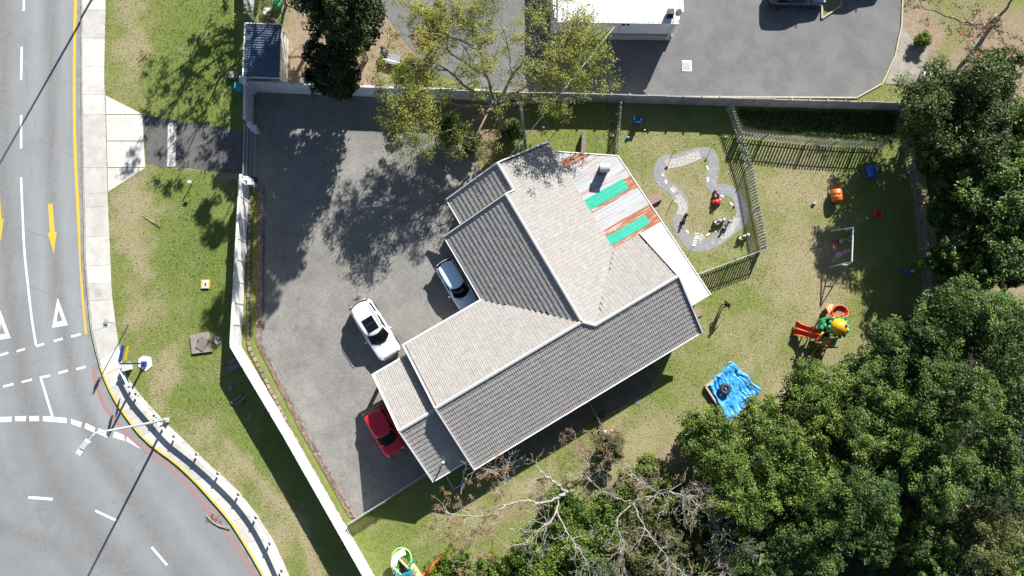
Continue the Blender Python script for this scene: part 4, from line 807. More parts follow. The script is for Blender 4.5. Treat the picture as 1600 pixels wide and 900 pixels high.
open_tree('large yellow-green open tree spreading over the top wall and pole', (790, 212), [
   ([(790, 212, 0), (785, 190, 2.5), (775, 165, 4)], .26, .16, 1), ([(776, 166, 4), (735, 140, 5), (700, 110, 5.8), (670, 90, 6.2)], .14, .04, 9), ([(776, 166, 4), (760, 120, 5.4), (745, 70, 6.2), (730, 40, 6.6)], .13, .04, 9),
   ([(776, 166, 4), (800, 120, 5.4), (830, 80, 6.2), (850, 40, 6.6)], .13, .04, 9), ([(776, 166, 4), (830, 130, 5.2), (880, 100, 5.8), (920, 75, 6)], .12, .03, 10), ([(776, 166, 3.6), (720, 165, 4.2), (680, 160, 4.6), (645, 170, 4.8)], .11, .03, 7),
   ([(776, 166, 3.2), (735, 190, 3.8), (700, 205, 4), (665, 205, 4.2)], .10, .03, 7), ([(776, 166, 3.4), (820, 160, 4.2), (870, 160, 4.6), (900, 155, 4.8)], .09, .03, 6), ([(740, 70, 6.2), (690, 55, 6.8), (660, 45, 7)], .06, .03, 6), ([(850, 70, 6.1), (900, 50, 6.6), (910, 90, 6.4)], .06, .03, 6), ([(700, 110, 5.8), (650, 110, 6), (625, 125, 6)], .06, .03, 6), ([(780, 170, 3), (770, 200, 3.6), (740, 215, 4)], .08, .03, 5), ([(800, 120, 5.4), (792, 70, 6.2), (782, 25, 6.6)], .06, .02, 9), ([(760, 120, 5.4), (700, 78, 6.2), (705, 45, 6.6)], .06, .02, 9), ([(830, 80, 6.2), (875, 62, 6.6), (885, 25, 6.9)], .05, .02, 8), ([(735, 140, 5), (690, 140, 5.4), (650, 142, 5.6)], .05, .02, 9), ([(830, 130, 5.2), (862, 128, 5.6), (905, 118, 5.8)], .05, .02, 9), ([(720, 165, 4.2), (690, 186, 4.6), (652, 192, 4.8)], .05, .02, 8), ([(830, 100, 5.6), (845, 110, 6), (850, 135, 6)], .05, .02, 7), ([(715, 120, 5.6), (735, 100, 6.2), (720, 65, 6.6)], .05, .02, 8)],
   'leaf_yellow', 5, per=13, R=.5, ls=.125, depth=3, prob=.62, twl=1.05, kids=(2, 3), bark='twig_bark', spread=.9, extra=[('orange_foliage', 'leaf_orange', .6, 30, .4, .18, lambda p: (p - P(658, 55, 6.8)).length < 1.0), ('green_foliage', 'leaf_bright', .18, 8, .36, .14, None)])
SHR = [(640, 118, 26, 1.6, 'leaf_bright', 'bright green bush against the top wall beside the grey junk'), (705, 205, 30, 1.5, 'leaf_mid', 'green bush at the foot of the open tree near the yard'), (800, 205, 18, 1.0, 'leaf_mid', 'small shrub at the base of the utility pole'), (735, 225, 18, .8, 'leaf_olive', 'low olive shrub at the yard edge above the house corner'), (1440, 63, 12, .5, 'leaf_bright', 'small bright weed clump on the soil by the concrete apron'), (680, 40, 30, 3.5, 'leaf_yellow', 'yellowish bush crown at the top by the shaded court'),
    (1085, 668, 14, .8, 'leaf_bright', 'bright little shrub on the lawn at the tip of the wood'), (1012, 724, 16, .8, 'leaf_bright', 'bright lime shrub between the dry branches'), (985, 748, 22, 1.0, 'leaf_mid', 'green shrub under the dry branch tangle'), (955, 700, 22, 1.1, 'leaf_olive', 'olive shrub tangled with twigs below the house corner'), (880, 800, 36, 1.6, 'leaf_mid', 'dark green bush under the fork of the dead tree'), (930, 850, 48, 2.0, 'leaf_mid', 'large bush on the bottom edge under the dead tree'), (848, 862, 44, 1.8, 'leaf_bright', 'light green bush at the bottom edge left of the dead tree'),
    (764, 892, 26, 1.3, 'leaf_bright', 'yellow-green bush on the bottom edge right of the orange slide'), (705, 893, 28, 1.2, 'leaf_bright', 'bushy shrub overgrowing the orange slide'), (1000, 830, 46, 1.9, 'leaf_olive', 'olive bush amid dead twigs at the bottom'), (1060, 870, 46, 1.9, 'leaf_olive', 'brownish olive bush at the bottom edge near the wood'), (1090, 800, 40, 1.8, 'leaf_olive', 'olive bush between the dead branches and the wood'), (1040, 775, 26, 1.2, 'leaf_mid', 'green bush above the long dead branch'), (815, 893, 26, 1.2, 'leaf_mid', 'dark little bush on the very bottom edge'), (1130, 860, 40, 2.0, 'leaf_dark', 'dark bush below the pale bare twigs at the wood edge'), (905, 895, 44, 1.8, 'leaf_mid', 'green bush on the bottom edge below the dead tree fork'), (960, 800, 38, 1.5, 'leaf_mid', 'green bush between the two dead trunks'), (990, 895, 46, 1.8, 'leaf_olive', 'olive bush on the bottom edge between the dead limbs'), (1090, 905, 44, 2.0, 'leaf_mid', 'green bush on the bottom edge left of the wood')]
for i, (px, py, r, z, mt, lb) in enumerate(SHR):
    leafy('shrub', lb, px, py, r * (1.22 if py > 770 else 1.05), z, mt, h=max(.8, z * 1.5), per=34, ls=.15, cd=3.2, nl=14, cat='shrub', seed=80 + i, cr=(.3, .5), trunk=True)
# dead trees
dead = [([(895, 768, 0), (885, 770, 2.0), (872, 778, 3.6)], 0.145, 0.110, 0), ([(872, 778, 3.6), (850, 785, 3.9), (820, 784, 4.3), (795, 787, 4.5), (765, 803, 4.6), (735, 806, 4.7), (700, 802, 4.9)], 0.089, 0.022, 24), ([(885, 770, 3.4), (872, 758, 4.2), (856, 747, 4.6), (845, 737, 4.8)], 0.089, 0.055, 3), ([(872, 778, 3.4), (868, 805, 3.9), (850, 822, 4.3), (832, 836, 4.5), (822, 852, 4.6)], 0.067, 0.017, 20),
        ([(870, 795, 3.6), (885, 830, 4.2), (905, 860, 4.6), (920, 890, 4.8)], 0.061, 0.017, 24), ([(765, 803, 4.6), (750, 822, 4.5), (742, 842, 4.4), (738, 868, 4.2)], 0.028, 0.014, 7), ([(800, 786, 4.4), (797, 765, 4.9), (785, 745, 5.2), (765, 735, 5.3)], 0.033, 0.014, 15)]
open_tree('pale dead tree with a long bare limb reaching left across the lawn', (895, 768), dead, None, 21, depth=3, kids=(1, 3), twl=.75, twr=.03, extra=[('dry_leaves', 'leaf_brown', .4, 12, .25, .10, lambda p: p.x < P(790, 800).x)], name='dead_tree')
dead2 = [([(985, 790, 0), (985, 788, 1.8), (990, 785, 3.0)], 0.112, 0.083, 0), ([(990, 785, 3.0), (1010, 778, 3.6), (1040, 770, 4.2), (1075, 778, 4.6), (1100, 795, 4.8)], 0.061, 0.022, 24), ([(990, 785, 3.0), (1000, 765, 3.6), (1000, 750, 4.2)], 0.045, 0.017, 10), ([(990, 785, 3), (1000, 812, 3.8), (1022, 845, 4.4), (1050, 880, 4.8), (1075, 902, 5)], 0.067, 0.022, 27), ([(985, 790, 3), (965, 812, 3.8), (970, 845, 4.4), (968, 890, 4.8)], 0.050, 0.017, 24), ([(990, 785, 3), (955, 775, 3.6), (925, 755, 4.2), (922, 752, 4.4)], 0.045, 0.014, 15)]
open_tree('grey-limbed dead tree at the bottom right of the pale one', (985, 790), dead2, None, 22, depth=3, kids=(1, 3), twl=.75, twr=.03, extra=[('dry_leaves', 'leaf_brown', .12, 8, .22, .09, None)], name='dead_tree')
tw = [([(930, 720, 0), (928, 712, 1.6), (915, 700, 2.4), (900, 690, 2.8)], 0.050, 0.017, 17), ([(928, 712, 1.6), (935, 695, 2.2), (950, 680, 2.6)], 0.033, 0.014, 15), ([(928, 712, 1.4), (950, 715, 2.0), (980, 730, 2.4), (1000, 745, 2.6)], 0.033, 0.014, 20), ([(928, 712, 1.2), (905, 720, 2.0), (890, 710, 2.3)], 0.028, 0.014, 14)]
open_tree('brown twiggy bare bush below the house wall', (930, 720), tw, None, 23, depth=3, kids=(1, 3), twr=.025, bark='twig_bark', twl=.6, extra=[('dry_leaves', 'leaf_brown', .3, 8, .2, .08, None)], name='bare_bush')
tw = [([(1120, 838, 0), (1118, 832, 2.4), (1120, 826, 3.0)], 0.045, 0.033, 3), ([(1120, 826, 3.0), (1095, 792, 3.6), (1090, 775, 3.8)], 0.033, 0.014, 17), ([(1120, 826, 3.0), (1140, 845, 3.6), (1175, 862, 4)], 0.033, 0.014, 26), ([(1120, 826, 3.0), (1120, 850, 3.6), (1130, 880, 3.8)], 0.028, 0.014, 17)]
open_tree('small silvery leafless tree against the dark wood', (1120, 838), tw, None, 24, depth=3, kids=(1, 3), twr=.025, twl=.65, name='bare_tree')
# coral tree top right
ct = [([(1560, 30, 0), (1556, 25, 2), (1548, 35, 3.4)], .2, .14, 1), ([(1548, 35, 3.4), (1520, 38, 4.4), (1470, 20, 5.2), (1435, 10, 5.6)], .11, .03, 9), ([(1548, 35, 3.2), (1540, 45, 4.2), (1505, 38, 4.8)], .09, .03, 7), ([(1548, 35, 3.6), (1575, 10, 4.8), (1590, -20, 5.6)], .14, .05, 6), ([(1548, 35, 3.2), (1565, 60, 4.2), (1585, 90, 5)], .08, .03, 8), ([(1548, 35, 3.2), (1525, 60, 4), (1515, 85, 4.4)], .07, .02, 8)]
open_tree('bare coral tree with scattered orange-red flowers over bare soil', (1560, 30), ct, None, 25, depth=3, kids=(2, 3), bark='twig_bark', twl=.75, twr=.03, name='coral_tree', extra=[('blossom', 'flower_red', .06, 12, .26, .13, None), ('leaves', 'leaf_olive', .2, 10, .3, .15, None)])
# leafless trees beyond the top edge whose shadows reach the verge and the shed
bt = [([(425, -110, 0), (426, -115, 3), (425, -125, 5)], .22, .16, 1)] + [([(425, -125, 4 + .3 * k), (425 + 60 * math.cos(a), -125 - 50 * math.sin(a), 5.6), (425 + 125 * math.cos(a), -125 - 100 * math.sin(a), 6.4 + .25 * k)], .10, .03, 9) for k, a in enumerate([0.3, 1.2, 2.0, 2.7, 3.3, 4.0, 4.7, 5.5])]
open_tree('sparse tree just beyond the top edge shading the upper verge', (425, -110), bt, 'leaf_mid', 31, per=18, R=.45, ls=.19, depth=2, prob=.6, twl=1.1, bark='bark')
bt = [([(447, 10, 0), (446, 0, 2.4), (446, -8, 3.4)], .12, .09, 2), ([(446, -8, 3.4), (436, -20, 5.2), (425, -25, 6.6)], .07, .025, 9), ([(446, -8, 3.4), (450, -25, 5.2), (452, -40, 6.8)], .07, .025, 9), ([(446, -8, 3.4), (425, -8, 5), (400, -5, 6.2)], .06, .02, 9), ([(446, -8, 3.4), (462, -2, 5), (478, 0, 6.4)], .06, .02, 8), ([(446, -8, 3.4), (430, 8, 4.2), (418, 22, 4.4), (412, 40, 4.5)], .05, .015, 8), ([(446, -8, 3.2), (440, 12, 4), (436, 40, 4.4)], .05, .015, 7), ([(446, -8, 3.2), (410, -5, 4.2), (400, -10, 4.6)], .05, .02, 6)]
open_tree('thin bare grey tree hanging over the shed roof', (447, 10), bt, None, 33, depth=2, kids=(2, 3), bark='twig_bark', twl=.5, name='bare_tree', extra=[('dry_leaves', 'leaf_brown', .3, 8, .16, .08, None)])
# fan palm
pm = thing('fan_palm', P(1510, 350), 'small fan palm among the shaded trees at the right border', 'palm'); c = P(1510, 348, 2.6); m = MB()
for k in range(16):
    a = 6.283 * k / 16 + random.uniform(-.15, .15); d = Vector((math.cos(a), math.sin(a), .15)); n = Vector((-d.y, d.x, 0)); b0 = c + d * .5
    for j in range(-5, 6):
        e = (d + n * j * .17).normalized(); m.add([b0 - n * .015, b0 + n * .015, b0 + e * .75 + Vector((0, 0, -.22 - .02 * abs(j)))], [[0, 1, 2]], random.random())
    m.bar(c - Vector((0, 0, .3)), b0, .02)
obj('fronds', m, 'leaf_mid', pm); m = MB(); m.tube([P(1510, 350), c - Vector((0, 0, .2))], [.16, .12], 8); obj('trunk', m, 'bark', pm)
# low ground cover under the panel wall
hd = PL([(1150, 172), (1400, 178), (1395, 222), (1290, 214), (1163, 200)]); xs_ = [p.x for p in hd]; ys_2 = [p.y for p in hd]; n = 9000
X = RNG.uniform(min(xs_), max(xs_), n); Y = RNG.uniform(min(ys_2), max(ys_2), n); ok = inpoly(X, Y, hd); X = X[ok]; Y = Y[ok]; Z = RNG.uniform(.02, .32, len(X)) * (.6 + .4 * np.sin(X * 1.7) * np.cos(Y * 2.1))
N = rnd_unit(len(X)) * .6 + np.array([0, 0, .7]); N /= np.linalg.norm(N, axis=1, keepdims=True)
o = link('ground_cover', leafmesh('ground_cover', np.stack([X, Y, Z], -1), N, RNG.uniform(.12, .24, len(X)), RNG.random(len(X))), 'hedge_leaf'); tag(o, 'dark leafy ground cover filling the strip under the grey wall', 'ground cover', kind='stuff')
# grass tufts on the lawns (real blades over the turf colour)
n = 230000; X = RNG.uniform(-33, 43, n); Y = RNG.uniform(-19, 32, n); iy = np.clip(((Y - ys[0]) / .4).astype(int), 0, ny - 1); ix = np.clip(((X - xs[0]) / .4).astype(int), 0, nx - 1)
mk = msk[iy, ix]; dry = mk[:, 0]; so = mk[:, 1]; lu = mk[:, 2]
ok = ~inpoly(X, Y, [(p.x, p.y) for p in PR] and ([(PR[0].x, 120)] + [(p.x, p.y) for p in PR] + [(PR[-1].x + 5, -60), (-160, -60), (-160, 120)]))
for pl in (YARD, PL(lot), PL([(165, 149), (223, 179), (227, 262), (169, 300)]), PL([(224, 178), (265, 184), (330, 195), (392, 204), (392, 274), (340, 270), (285, 263), (228, 258)]), [hp(-7, -5.6), hp(14.4, -5.6), hp(16.5, -4), hp(16.4, 8.3), hp(11.9, 11.4), hp(2.5, 9.1), hp(-4, 3.5)], PL([(370, 20), (460, 20), (460, 140), (370, 140)]), PL([(864, -60), (1064, -60), (1050, 68), (864, 68)]), PL([(1410, 40), (1448, 78), (1443, 128), (1382, 131)]), PL([(378, 541), (457, 675), (585, 900), (548, 812), (401, 536), (400, 290), (386, 290)])): ok &= ~inpoly(X, Y, pl)
TRK = PL([(1030, 268), (1040, 250), (1060, 250), (1092, 239), (1108, 240), (1115, 255), (1111, 285), (1120, 296), (1140, 298), (1155, 315), (1158, 345), (1140, 360), (1112, 380), (1085, 384), (1068, 368), (1060, 345), (1068, 322), (1055, 300), (1036, 285)])
ok &= segdist(X, Y, TRK + TRK[:1]) > .62
ok &= RNG.random(n) > np.clip(so * 1.1 + dry * .25, 0, .97)
X, Y, dry, lu = X[ok], Y[ok], dry[ok], lu[ok]; n = len(X); hgt = RNG.uniform(.03, .085, n) * (1 + .6 * lu)
A = RNG.uniform(0, 6.283, n); lean = RNG.uniform(.2, 1.0, n) * hgt; w = RNG.uniform(.012, .03, n)
V = np.zeros((n, 3, 3), np.float32); V[:, 0] = np.stack([X - np.sin(A) * w, Y + np.cos(A) * w, np.zeros(n)], -1); V[:, 1] = np.stack([X + np.sin(A) * w, Y - np.cos(A) * w, np.zeros(n)], -1); V[:, 2] = np.stack([X + np.cos(A) * lean * 1.3, Y + np.sin(A) * lean * 1.3, hgt], -1)
me = bpy.data.meshes.new('grass'); me.vertices.add(3 * n); me.vertices.foreach_set('co', V.reshape(-1)); me.loops.add(3 * n); me.loops.foreach_set('vertex_index', np.arange(3 * n, dtype=np.int32)); me.polygons.add(n); me.polygons.foreach_set('loop_start', np.arange(0, 3 * n, 3, dtype=np.int32)); me.update(calc_edges=True)
at = me.attributes.new('tint', 'FLOAT', 'FACE'); at.data.foreach_set('value', np.clip(RNG.uniform(0, .8, n) + dry * .5 - lu * .3, 0, 1).astype(np.float32))
tag(link('grass', me, 'blade'), 'short patchy grass blades covering the lawns and verge', 'grass', kind='stuff')

# daisies, leaf scraps and litter flecks strewn on the grass and the yard edge
n = 5200; X2 = RNG.uniform(-32, 42, n); Y2 = RNG.uniform(-18, 31, n); ok = ~inpoly(X2, Y2, [(PR[0].x, 120)] + [(p.x, p.y) for p in PR] + [(PR[-1].x + 5, -60), (-160, -60), (-160, 120)])
for pl in ([hp(-8, -6.3), hp(15, -6.3), hp(17, -4), hp(16.4, 8.3), hp(11.9, 12), hp(2.5, 9.1), hp(-8, 4)], PL(lot), YARD): ok &= ~inpoly(X2, Y2, pl)
X2 = X2[ok]; Y2 = Y2[ok]; n = len(X2); N = rnd_unit(n) * .3 + np.array([0, 0, .9]); N /= np.linalg.norm(N, axis=1, keepdims=True)
LEAF('fleck', (.20, .13, .06), (.55, .50, .30), .1)
tag(link('leaf_scraps', leafmesh('leaf_scraps', np.stack([X2, Y2, RNG.uniform(.05, .09, n)], -1), N, RNG.uniform(.04, .11, n), RNG.random(n)), 'fleck'), 'dry leaf scraps and pale weed flowers scattered over the grass', 'leaves', kind='stuff')
# undergrowth on the floor of the wood
fl = PL([(1180, 730), (1330, 650), (1420, 580), (1490, 480), (1640, 470), (1640, 960), (1160, 960)]); n = 42000; X3 = RNG.uniform(14, 46, n); Y3 = RNG.uniform(-22, 2, n); ok = inpoly(X3, Y3, fl); X3 = X3[ok]; Y3 = Y3[ok]; n = len(X3)
hh = np.clip(.45 + .45 * np.sin(X3 * 1.1 + 1.3 * np.sin(Y3 * .9)) * np.cos(Y3 * 1.3), .08, 1.0); N = rnd_unit(n) * .6 + np.array([0, 0, .7]); N /= np.linalg.norm(N, axis=1, keepdims=True)
tag(link('undergrowth', leafmesh('undergrowth', np.stack([X3, Y3, .02 + hh * RNG.random(n)], -1), N, RNG.uniform(.14, .3, n), RNG.uniform(0, .6, n) * hh), 'leaf_dark'), 'dim leafy undergrowth covering the floor of the wood', 'undergrowth', kind='stuff')
# ---------------------------------------------------------------- CARS
def car(name, label, rear, front, W, Ht, paint, suv=False, z=.022, sunroof=False, roofk=None, mirrors=True, group='cars parked around the house', lengthen=1.0):
    a = P(*rear, .8); b = P(*front, .8); a.z = b.z = z; L = (b - a).length * lengthen; c = (a + b) / 2; ang = math.atan2(b.y - a.y, b.x - a.x)
    t = thing(name, c, label, 'car', group, rz=ang); hw = W / 2; belt = .60 * Ht if suv else .615 * Ht
    def pw(x):
        k = abs(2 * x / L); f = 1 - .10 * max(0, (k - .55) / .45) ** 2 - .22 * max(0, (k - .84) / .16) ** 2.2
        return hw * f
    cowl = .165 * L if suv else .205 * L
    def top(x):
        if x > cowl: k = (x - cowl) / (.5 * L - cowl); return belt + .02 - (.085 if suv else .10) * Ht * k ** 1.4 - .14 * Ht * max(0, (k - .86) / .14) ** 2
        if x < -.44 * L: k = (-x - .44 * L) / (.06 * L); return belt - .05 * Ht * k ** 2
        return belt
    xs_ = [-.5, -.49, -.47, -.43, -.36, -.28, -.2, -.1, 0, .1, .18, .24, .30, .36, .41, .45, .475, .49, .5]; m = MB(); vs = []; NS = 13
    for xf in xs_:
        x = xf * L; w = pw(x); tz = top(x); e = max(0, (abs(xf) - .47) / .03); lo = .20 * Ht / 1.5 + .05 * e
        half = [(.80, lo), (.97, lo + .07), (1.0, .36 * Ht), (.985, .47 * Ht), (.95, tz - .06), (.86, tz - .005), (0.45, tz + .025)]
        ring = [(x, w * y, min(q, tz + .03)) for y, q in half] + [(x, -w * y, min(q, tz + .03)) for y, q in half[::-1][0:]]
        if xf < 0: ring = [(p[0] + .05 * L * 0, p[1], p[2]) for p in ring]
        vs += ring
    R = 14; n = len(xs_)
    fs = [[i * R + k, (i + 1) * R + k, (i + 1) * R + k + 1, i * R + k + 1] for i in range(n - 1) for k in range(R - 1)] + [list(range(R)), [(n - 1) * R + k for k in range(R)][::-1]]
    m.add(vs, [f[::-1] for f in fs])
    # greenhouse
    f0, r0 = cowl + .03 * L, -.475 * L; f1, r1 = (.025 * L, -.42 * L) if suv else (.02 * L, -.405 * L); wb = hw * .90; wr = hw * (.77 if suv else .77); zt = Ht - .075
    def ring(tt):
        fx = f0 + (f1 - f0) * tt; rx = r0 + (r1 - r0) * tt; w = wb + (wr - wb) * tt ** 1.15; zz = belt - .01 + (zt - belt + .01) * tt; p = []; bow = .085 * L * (1 - .45 * tt); rb = .035 * L
        wf = w * .90; wk = w * .90
        for k in range(6): y = wf - 2 * wf * k / 6; p.append((fx + bow * (1 - (y / wf) ** 2) - .0, y, zz))
        def wy(x): k = (x - rx) / (fx - rx); return w * (.90 + .10 * min(1, 4.5 * min(k, 1 - k)))
        for k in range(10): x = fx + (rx - fx) * k / 10; p.append((x, -wy(x), zz))
        for k in range(6): y = -wk + 2 * wk * k / 6; p.append((rx - rb * (1 - (y / wk) ** 2), y, zz))
        for k in range(10): x = rx + (fx - rx) * k / 10; p.append((x, wy(x), zz))
        return p
    lv = [ring(q) for q in (0, .1, .9, 1)]; NR = 32; glass = {}
    flat = [q for l in lv for q in l]; bf = []
    for bnd in range(3):
        for k in range(NR):
            f = [bnd * NR + k, bnd * NR + (k + 1) % NR, (bnd + 1) * NR + (k + 1) % NR, (bnd + 1) * NR + k]; g_ = None
            if bnd == 1:
                if k < 6: g_ = 'windscreen'
                elif 7 <= k <= 10: g_ = 'window_fr'
                elif 12 <= k <= 14: g_ = 'window_rr'
                elif 16 <= k < 22: g_ = 'rear_window'
                elif 23 <= k <= 25: g_ = 'window_rl'
                elif 27 <= k <= 30: g_ = 'window_fl'
            if g_: glass.setdefault(g_, []).append(f)
            else: bf.append(f)
    o = len(m.v); m.add(flat, bf)
    cxr = sum(q[0] for q in lv[3]) / NR; prev = lv[3]; caps = []
    for sc_, dz in ((.93, .035), (.75, .058), (.4, .072)): caps.append([(cxr + (q[0] - cxr) * sc_, q[1] * sc_, zt + dz) for q in prev])
    seq = [lv[3]] + caps; vv_ = [q for l in seq for q in l]; m.add(vv_, [[i * NR + k, i * NR + (k + 1) % NR, (i + 1) * NR + (k + 1) % NR, (i + 1) * NR + k] for i in range(3) for k in range(NR)] + [[3 * NR + k for k in range(NR)]])
    me = m.mesh('body', None, True); bm = bmesh.new(); bm.from_mesh(me); bmesh.ops.remove_doubles(bm, verts=bm.verts, dist=.0008); bmesh.ops.recalc_face_normals(bm, faces=bm.faces); bm.to_mesh(me); bm.free()
    body = link('body', me, paint, t)
    for g_, fl in glass.items():
        gm = MB(); gm.add(flat, fl); nm = {'windscreen': 'windscreen', 'rear_window': 'rear_window'}.get(g_, 'side_window'); me = gm.mesh(nm, None, True); bm = bmesh.new(); bm.from_mesh(me); bmesh.ops.delete(bm, geom=[v for v in bm.verts if not v.link_faces], context='VERTS'); bm.to_mesh(me); bm.free(); link(nm, me, 'car_glass', t)
    for sx in (1, -1):
        for sy in (1, -1):
            r = .235 * Ht if suv else .205 * Ht; x = (.30 if sx > 0 else -.31) * L; y = sy * (hw - .095); cen = (x, y, r)
            w_ = MB(); w_.lathe(cen, [(r * .62, -.1), (r * .92, -.1), (r, -.06), (r, .06), (r * .92, .1), (r * .62, .1)], 18, axis=(0, sy, 0)); tyre = link('wheel', w_.mesh('wheel'), 'black_rubber', t)
            w_ = MB(); w_.lathe(cen, [(r * .66, .02), (r * .66, .085), (r * .5, .06), (r * .16, .07), (r * .1, .095), (.004, .095)], 14, axis=(0, sy, 0)); link('rim', w_.mesh('rim'), 'steel', tyre)
            w_ = MB(); w_.lathe((x, sy * (hw - .02), r), [(r * 1.16, 0), (r * 1.16, .022), (r * .9, .024), (.01, .018)], 18, axis=(0, sy, 0)); link('wheel_arch', w_.mesh('wheel_arch'), 'black_rubber', t)
    for sy in (1, -1):
        w_ = MB(); w_.ball((.450 * L, sy * hw * .70, top(.450 * L) - .055), .1, (1.7, 1.1, .65)); link('headlight', w_.mesh('headlight', None, True), 'lamp_clear', t)
        w_ = MB(); w_.ball((-.478 * L, sy * hw * .80, belt - .04), .09, (.8, 1.2, 1.9)); link('tail_light', w_.mesh('tail_light', None, True), 'lamp_red', t)
        w_ = MB(); w_.ball((cowl - .055 * L, sy * (hw + .10), belt + .06), .085, (.75, 1.25, .8)); w_.bar((cowl - .05 * L, sy * hw * .9, belt + .02), (cowl - .055 * L, sy * (hw + .06), belt + .04), .04); link('mirror', w_.mesh('mirror', None, True), paint, t)
        w_ = MB(); w_.bar((.08 * L, sy * (hw + .004), belt - .1), (.02 * L, sy * (hw + .004), belt - .1), .03); w_.bar((-.14 * L, sy * (hw + .004), belt - .1), (-.2 * L, sy * (hw + .004), belt - .1), .03); link('door_handles', w_.mesh('door_handles'), paint, t)['kind'] = 'stuff'
    w_ = MB(); w_.box((.497 * L, 0, .36 * Ht), (.05, W * .55, .16)); link('grille', w_.mesh('grille'), 'black_rubber', t)
    w_ = MB(); w_.box((.51 * L, 0, .26 * Ht), (.04, .5, .12)); link('number_plate', w_.mesh('number_plate'), 'white_paint', t)
    w_ = MB(); w_.box((-.503 * L, 0, .42 * Ht), (.04, .5, .12)); link('number_plate', w_.mesh('number_plate'), 'white_paint', t)
    w_ = MB(); w_.bar((f0 + .085 * L * .86, .32 * W, belt + .035), (f0 + .04 * L, -.02 * W, belt + .13), .018); w_.bar((f0 + .085 * L * .86, -.1 * W, belt + .035), (f0 + .03 * L, -.36 * W, belt + .10), .018); link('wipers', w_.mesh('wipers'), 'black_rubber', t)['kind'] = 'stuff'
    w_ = MB(); w_.tube([(r1 + .1 * L * .5, 0, Ht - .02), (r1 + .02 * L, 0, Ht + .14)], .008, 5); link('aerial', w_.mesh('aerial'), 'black_rubber', t)
    if sunroof:
        w_ = MB(); w_.box((-.085 * L, 0, Ht - .004), (.225 * L, W * .47, .035)); link('sunroof', w_.mesh('sunroof'), 'car_glass', t)
        w_ = MB(); w_.box((-.09 * L, 0, Ht + .016), (.010 * L, W * .47, .012)); link('sunroof_bar', w_.mesh('sunroof_bar'), 'black_rubber', t)
        for sy in (1, -1): w_ = MB(); w_.tube([(.02 * L, sy * wr * .9, zt + .06), (0, sy * wr * .93, zt + .10), (-.3 * L, sy * wr * .93, zt + .10), (-.36 * L, sy * wr * .88, zt + .05)], .022, 6); link('roof_rail', w_.mesh('roof_rail', None, True), 'steel', t)
    return t
M('car_glass', (.006, .008, .010), .08, amt=0, spec=.25); M('lamp_clear', (.55, .57, .6), .1, amt=0, spec=.8); M('lamp_red', (.42, .012, .015), .15, amt=0, spec=.7)
M('paint_white', (.80, .80, .80), .25, amt=0, coat=.6); M('paint_sky_tint', (.70, .89, 1.0), .2, amt=0, coat=.7); M('paint_red', (.78, .012, .030), .22, amt=0, coat=.8); M('paint_blue', (.025, .04, .095), .2, amt=0, coat=.9)  # hatchback paint: blue sky reflection tinted into the base colour
car('parked_car', 'large white sport utility car with dark sunroof alone on the brick yard', (560, 473), (612, 557), 1.92, 1.72, 'paint_white', suv=True, sunroof=True)
car('parked_car', 'small pale hatchback, sky reflection tinted into its paint, in shade tucked beside the tiled roof', (692, 409), (734, 479), 1.70, 1.50, 'paint_sky_tint')
car('parked_car', 'red hatchback parked nose-in under the porch eave', (580, 639), (620, 708), 1.76, 1.52, 'paint_red')
car('parked_car', 'dark blue car cut off by the top edge of the parking court', (1203, -9), (1291, -9), 1.78, 1.5, 'paint_blue', z=.012)
car('parked_car', 'car beyond the top edge right of the planter island, only its shadow showing', (1303, -38), (1385, -34), 1.8, 1.6, 'paint_sky_tint', z=.012)

# ---------------------------------------------------------------- STREET FURNITURE
def street_lamp(label, base, head_dir, h=9.6):
    b0 = P(*base); t = thing('street_lamp', b0, label, 'street lamp', 'street lamps'); d = Vector(head_dir).normalized(); tp = b0 + Vector((0, 0, h))
    m = MB(); m.tube([b0, b0 + Vector((0, 0, 3)), tp], [.10, .09, .055], 10); obj('pole', m, 'lamp_pole', t, smooth=True)
    m = MB(); m.tube([tp - Vector((0, 0, .1)), tp + d * .15 + Vector((0, 0, .08)), tp + d * .55 + Vector((0, 0, .14))], .035, 6); obj('arm', m, 'lamp_pole', t)
    m = MB(); n = Vector((-d.y, d.x, 0)); hc = tp + d * 1.0 + Vector((0, 0, .15)); m.obox(hc, d * .5, n * .19, Vector((0, 0, .05))); hd_ = obj('lamp_head', m, 'lamp_grey', t)
    m = MB(); m.obox(hc + d * .12 - Vector((0, 0, .055)), d * .3, n * .15, Vector((0, 0, .02))); obj('lens', m, 'lamp_clear', hd_)
    m = MB(); m.obox(hc - d * .16 + Vector((0, 0, .07)), d * .26, n * .15, Vector((0, 0, .03))); obj('housing', m, 'lamp_pole', hd_)
    m = MB(); m.box(b0 + Vector((0, 0, .2)), (.3, .3, .4)); obj('base', m, 'concrete', t)
    return t
M('lamp_pole', (.55, .60, .60), .45, (.45, .49, .49), 4, .5, metal=.3); M('lamp_grey', (.48, .54, .58), .4, (.4, .45, .48), 3, .5)
street_lamp('tall street lamp standing by the guard rail over the curved road', (262, 656), (-.55, -.83, 0))
street_lamp('street lamp just beyond the top edge whose shadow crosses the road', (150, -12), (-.95, -.1, 0), 10.2)
sp = thing('sign_pole', P(201, 507), 'thin leaning-looking grey sign pole at the pavement edge', 'sign pole'); b0 = P(201, 507)
m = MB(); m.tube([b0, b0 + Vector((0, 0, 3.4))], .035, 6); obj('pole', m, 'steel', sp)
m = MB(); m.obox(b0 + Vector((-.1, -.1, 3.0)), Vector((.02, .32, 0)), Vector((.012, -.001, 0)), Vector((0, 0, .28))); obj('sign_plate', m, 'lamp_grey', sp)
m = MB(); m.tube([b0 + Vector((0, 0, 3.38)), b0 + Vector((-.28, -.22, 3.38))], .015, 5); obj('bracket', m, 'steel', sp)
